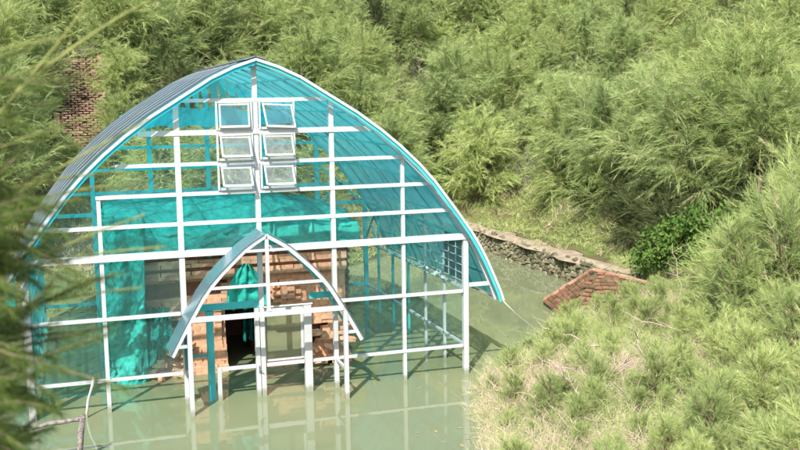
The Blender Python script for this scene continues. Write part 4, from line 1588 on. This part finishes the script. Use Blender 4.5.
# dry twigs on the near bank
dt = []
rr = random.Random(9)
for k in range(1700):
    x, y = rr.gauss(6.2, 1.5), rr.gauss(-4.2, 1.5)
    if pond_dist(np.array([x]), np.array([y]))[0] < 0.15:
        continue
    z = gz(x, y) + rr.uniform(0.05, 0.35)
    a = rr.uniform(0, 6.28)
    L = rr.uniform(.15, .5)
    e = (x + math.cos(a) * L * .6, y + math.sin(a) * L * .6, z + rr.uniform(-.1, .5) * L * 1.5)
    dt.append(tube_vf([(x, y, z), tuple((Vector((x, y, z)) + Vector(e)) / 2 + Vector((0, 0, .03))), e], [.0075, .005, .0025], 3))
link("dry_twigs", new_mesh("dry_twigs", *join_vf(dt), WOODPALE), None, kind="stuff")

# fine straight twigs and straws all over the near bank
sw = []
for k in range(1500):
    x, y = rr.uniform(2.5, 20), rr.uniform(-10, 5)
    d = float(pond_dist(np.array([x]), np.array([y]))[0])
    if d < 0.1 or (8.7 < x < 12.4 and 1.8 < y < 7):
        continue
    z = gz(x, y) + rr.uniform(0.1, 0.4)
    q = to_px((x, y, z))
    if q is None or not (470 < q[0] < 830 and q[1] < 480):
        continue
    L = rr.uniform(.2, .8)
    v = Vector((rr.gauss(0, 1), rr.gauss(0, 1), rr.uniform(0.1, 1.4))).normalized() * L
    p = Vector((x, y, z))
    sw.append(tube_vf([p, p + v * 0.5 + Vector((0, 0, .03)), p + v], [.0055, .004, .002], 3))
link("straws", new_mesh("straws", *join_vf(sw), WOODPALE), None, kind="stuff")

# bare thickets in gaps of the hillside
for gi, (gx, gy, lb) in enumerate(GAPS):
  hb = thing("bare_bush", "bare grey-brown tangled bush " + lb, "bush", (gx, gy, gz(gx, gy) - 0.1))
  for k in range(16):
      a = k * 2.4 + gi
      o0 = Vector((random.uniform(-.5, .5), random.uniform(-.4, .4), random.uniform(0, .4)))
      e = o0 + Vector((math.cos(a) * random.uniform(.3, 1.1), math.sin(a) * random.uniform(.3, 1.1), random.uniform(.2, 1.7)))
      mid = o0.lerp(e, 0.5) + Vector((random.uniform(-.35, .35), random.uniform(-.35, .35), random.uniform(-.1, .4)))
      parts = [tube_vf([o0, mid, e], [.028, .018, .006], 5)]
      for q_ in range(6):
          t_ = random.uniform(.3, 1)
          b_ = mid.lerp(e, t_)
          f_ = b_ + Vector((random.gauss(0, .3), random.gauss(0, .3), random.gauss(.05, .3)))
          parts.append(tube_vf([b_, b_.lerp(f_, .5) + Vector((0, 0, random.uniform(-.1, .1))), f_], [.010, .007, .003], 3))
      link("branch", new_mesh("branch", *join_vf(parts), WOOD), hb)


# ------------------------------------------------------------------ near casuarina, out of focus on the left
def spray_along(paths, per_m, nl, width, seed, tint0, spread=0.5, fwd=1.0, sag=0.2):
    rng = np.random.default_rng(seed)
    NV, NT, limbs = [], [], []
    for P in paths:
        P = np.array(P, float)
        seg = np.linalg.norm(np.diff(P, axis=0), axis=1)
        L = seg.sum()
        cum = np.concatenate([[0], np.cumsum(seg)]) / L
        n = int(per_m * L)
        u = rng.uniform(0, 1, n)
        pos = np.stack([np.interp(u, cum, P[:, k]) for k in range(3)], -1)
        u2 = np.clip(u + 0.04, 0, 1)
        u1 = np.clip(u - 0.04, 0, 1)
        d = unit(np.stack([np.interp(u2, cum, P[:, k]) - np.interp(u1, cum, P[:, k]) for k in range(3)], -1))
        dr = unit(d * fwd + rng.normal(size=(n, 3)) * spread)
        ln = nl * rng.uniform(.5, 1.2, n) * (1.1 - 0.5 * u)
        NV.append(needles(pos, dr, ln, width, rng, sag))
        NT.append(np.clip(tint0 + rng.normal(0, .18, n), 0, 1))
        limbs.append(tube_vf([tuple(p) for p in P], [0.004 * (1 - .7 * c) + .0008 for c in cum], 4))
    return join_vf(limbs), np.concatenate(NV), np.concatenate(NT)


def ray_pt(px, py, dist):
    d = (FWD + RGT * ((px - 400) / 980.9) + UPV * ((225 - py) / 980.9)).normalized()
    return np.array(CAM + d * dist)


NEARTREE = thing("near_casuarina", "out of focus dark casuarina close by, its needle sprays reaching in from the edge", "tree", (-4.4, -17.6, gz(-4.4, -17.6)))
base = Vector(NEARTREE.location)
rn = random.Random(3)
root = Vector((-4.05, -17.3, 5.0))
trunk_pts = [Vector((0, 0, -0.1)), Vector((0.1, 0.1, 0.5)), root - base, Vector((-4.0, -17.25, 5.9)) - base, Vector((-3.95, -17.2, 6.6)) - base]
link("trunk", new_mesh("trunk", *tube_vf(trunk_pts, [.05, .045, .035, .025, .012], 8), BARK, True), NEARTREE)


def local(paths):
    return [[tuple(Vector(p) - base) for p in P] for P in paths]


def bez(a, b, bend, n=7):
    a, b = Vector(a), Vector(b)
    m_ = (a + b) / 2 + bend
    return [tuple((a * (1 - t) ** 2 + m_ * 2 * t * (1 - t) + b * t * t)) for t in [i / (n - 1) for i in range(n)]]


# the dark mass of older sprays: curves in the place's own metres, fanning from the trunk to the right
dark, gold = [], []
for k in range(300):
    z0 = rn.uniform(5.15, 5.95) if k % 3 else rn.uniform(5.8, 6.3)
    a = Vector((-4.0 + rn.uniform(0, 0.24) * (1.0 if z0 < 5.95 else 0.4), -17.25 + rn.uniform(-.2, .2), z0))
    an = rn.uniform(-0.9, 0.9)
    reach = rn.uniform(0.10, 0.26) if k % 7 else rn.uniform(0.3, 0.45)
    b = a + Vector((reach * math.cos(an), rn.uniform(-.1, .1), reach * math.sin(an) * 0.9))
    dark.append(bez(a, b, Vector((0, 0, rn.uniform(-.02, .05)))))
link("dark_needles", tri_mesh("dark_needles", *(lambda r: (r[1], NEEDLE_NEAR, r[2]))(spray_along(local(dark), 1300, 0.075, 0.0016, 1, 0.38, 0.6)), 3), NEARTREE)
lm = spray_along(local(dark), 2, 0.1, 0.001, 1, .3)[0]
link("limbs", new_mesh("limbs", *lm, BARK), NEARTREE)
G = [((-3.92, -17.45, 6.27), (-3.49, -17.39, 6.40), .03), ((-3.88, -17.45, 5.98), (-3.44, -17.30, 6.48), -.04), ((-3.62, -17.38, 6.26), (-3.26, -17.11, 6.52), .03),
     ((-3.90, -17.4, 6.12), (-3.55, -17.30, 6.34), .03), ((-3.95, -17.35, 5.80), (-3.27, -17.05, 6.18), .03), ((-3.95, -17.3, 5.72), (-3.25, -17.1, 5.80), .05),
     ((-3.95, -17.3, 5.66), (-3.30, -17.1, 5.90), .03), ((-3.95, -17.25, 5.60), (-3.33, -17.1, 5.68), .05), ((-3.95, -17.2, 5.92), (-3.35, -17.1, 6.03), .05),
     ((-3.95, -17.2, 6.0), (-3.42, -17.1, 6.2), .02), ((-3.95, -17.2, 5.5), (-3.45, -17.1, 5.72), .02), ((-3.95, -17.3, 5.85), (-3.40, -17.2, 6.0), .05)]
for a, b, s in G:
    gold.append(bez(a, b, Vector((0, 0, s)), 9))
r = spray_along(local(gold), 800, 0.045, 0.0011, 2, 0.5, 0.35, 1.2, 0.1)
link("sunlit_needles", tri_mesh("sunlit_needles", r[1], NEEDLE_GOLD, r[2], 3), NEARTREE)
link("limbs", new_mesh("limbs", *r[0], TWIGGREEN), NEARTREE)
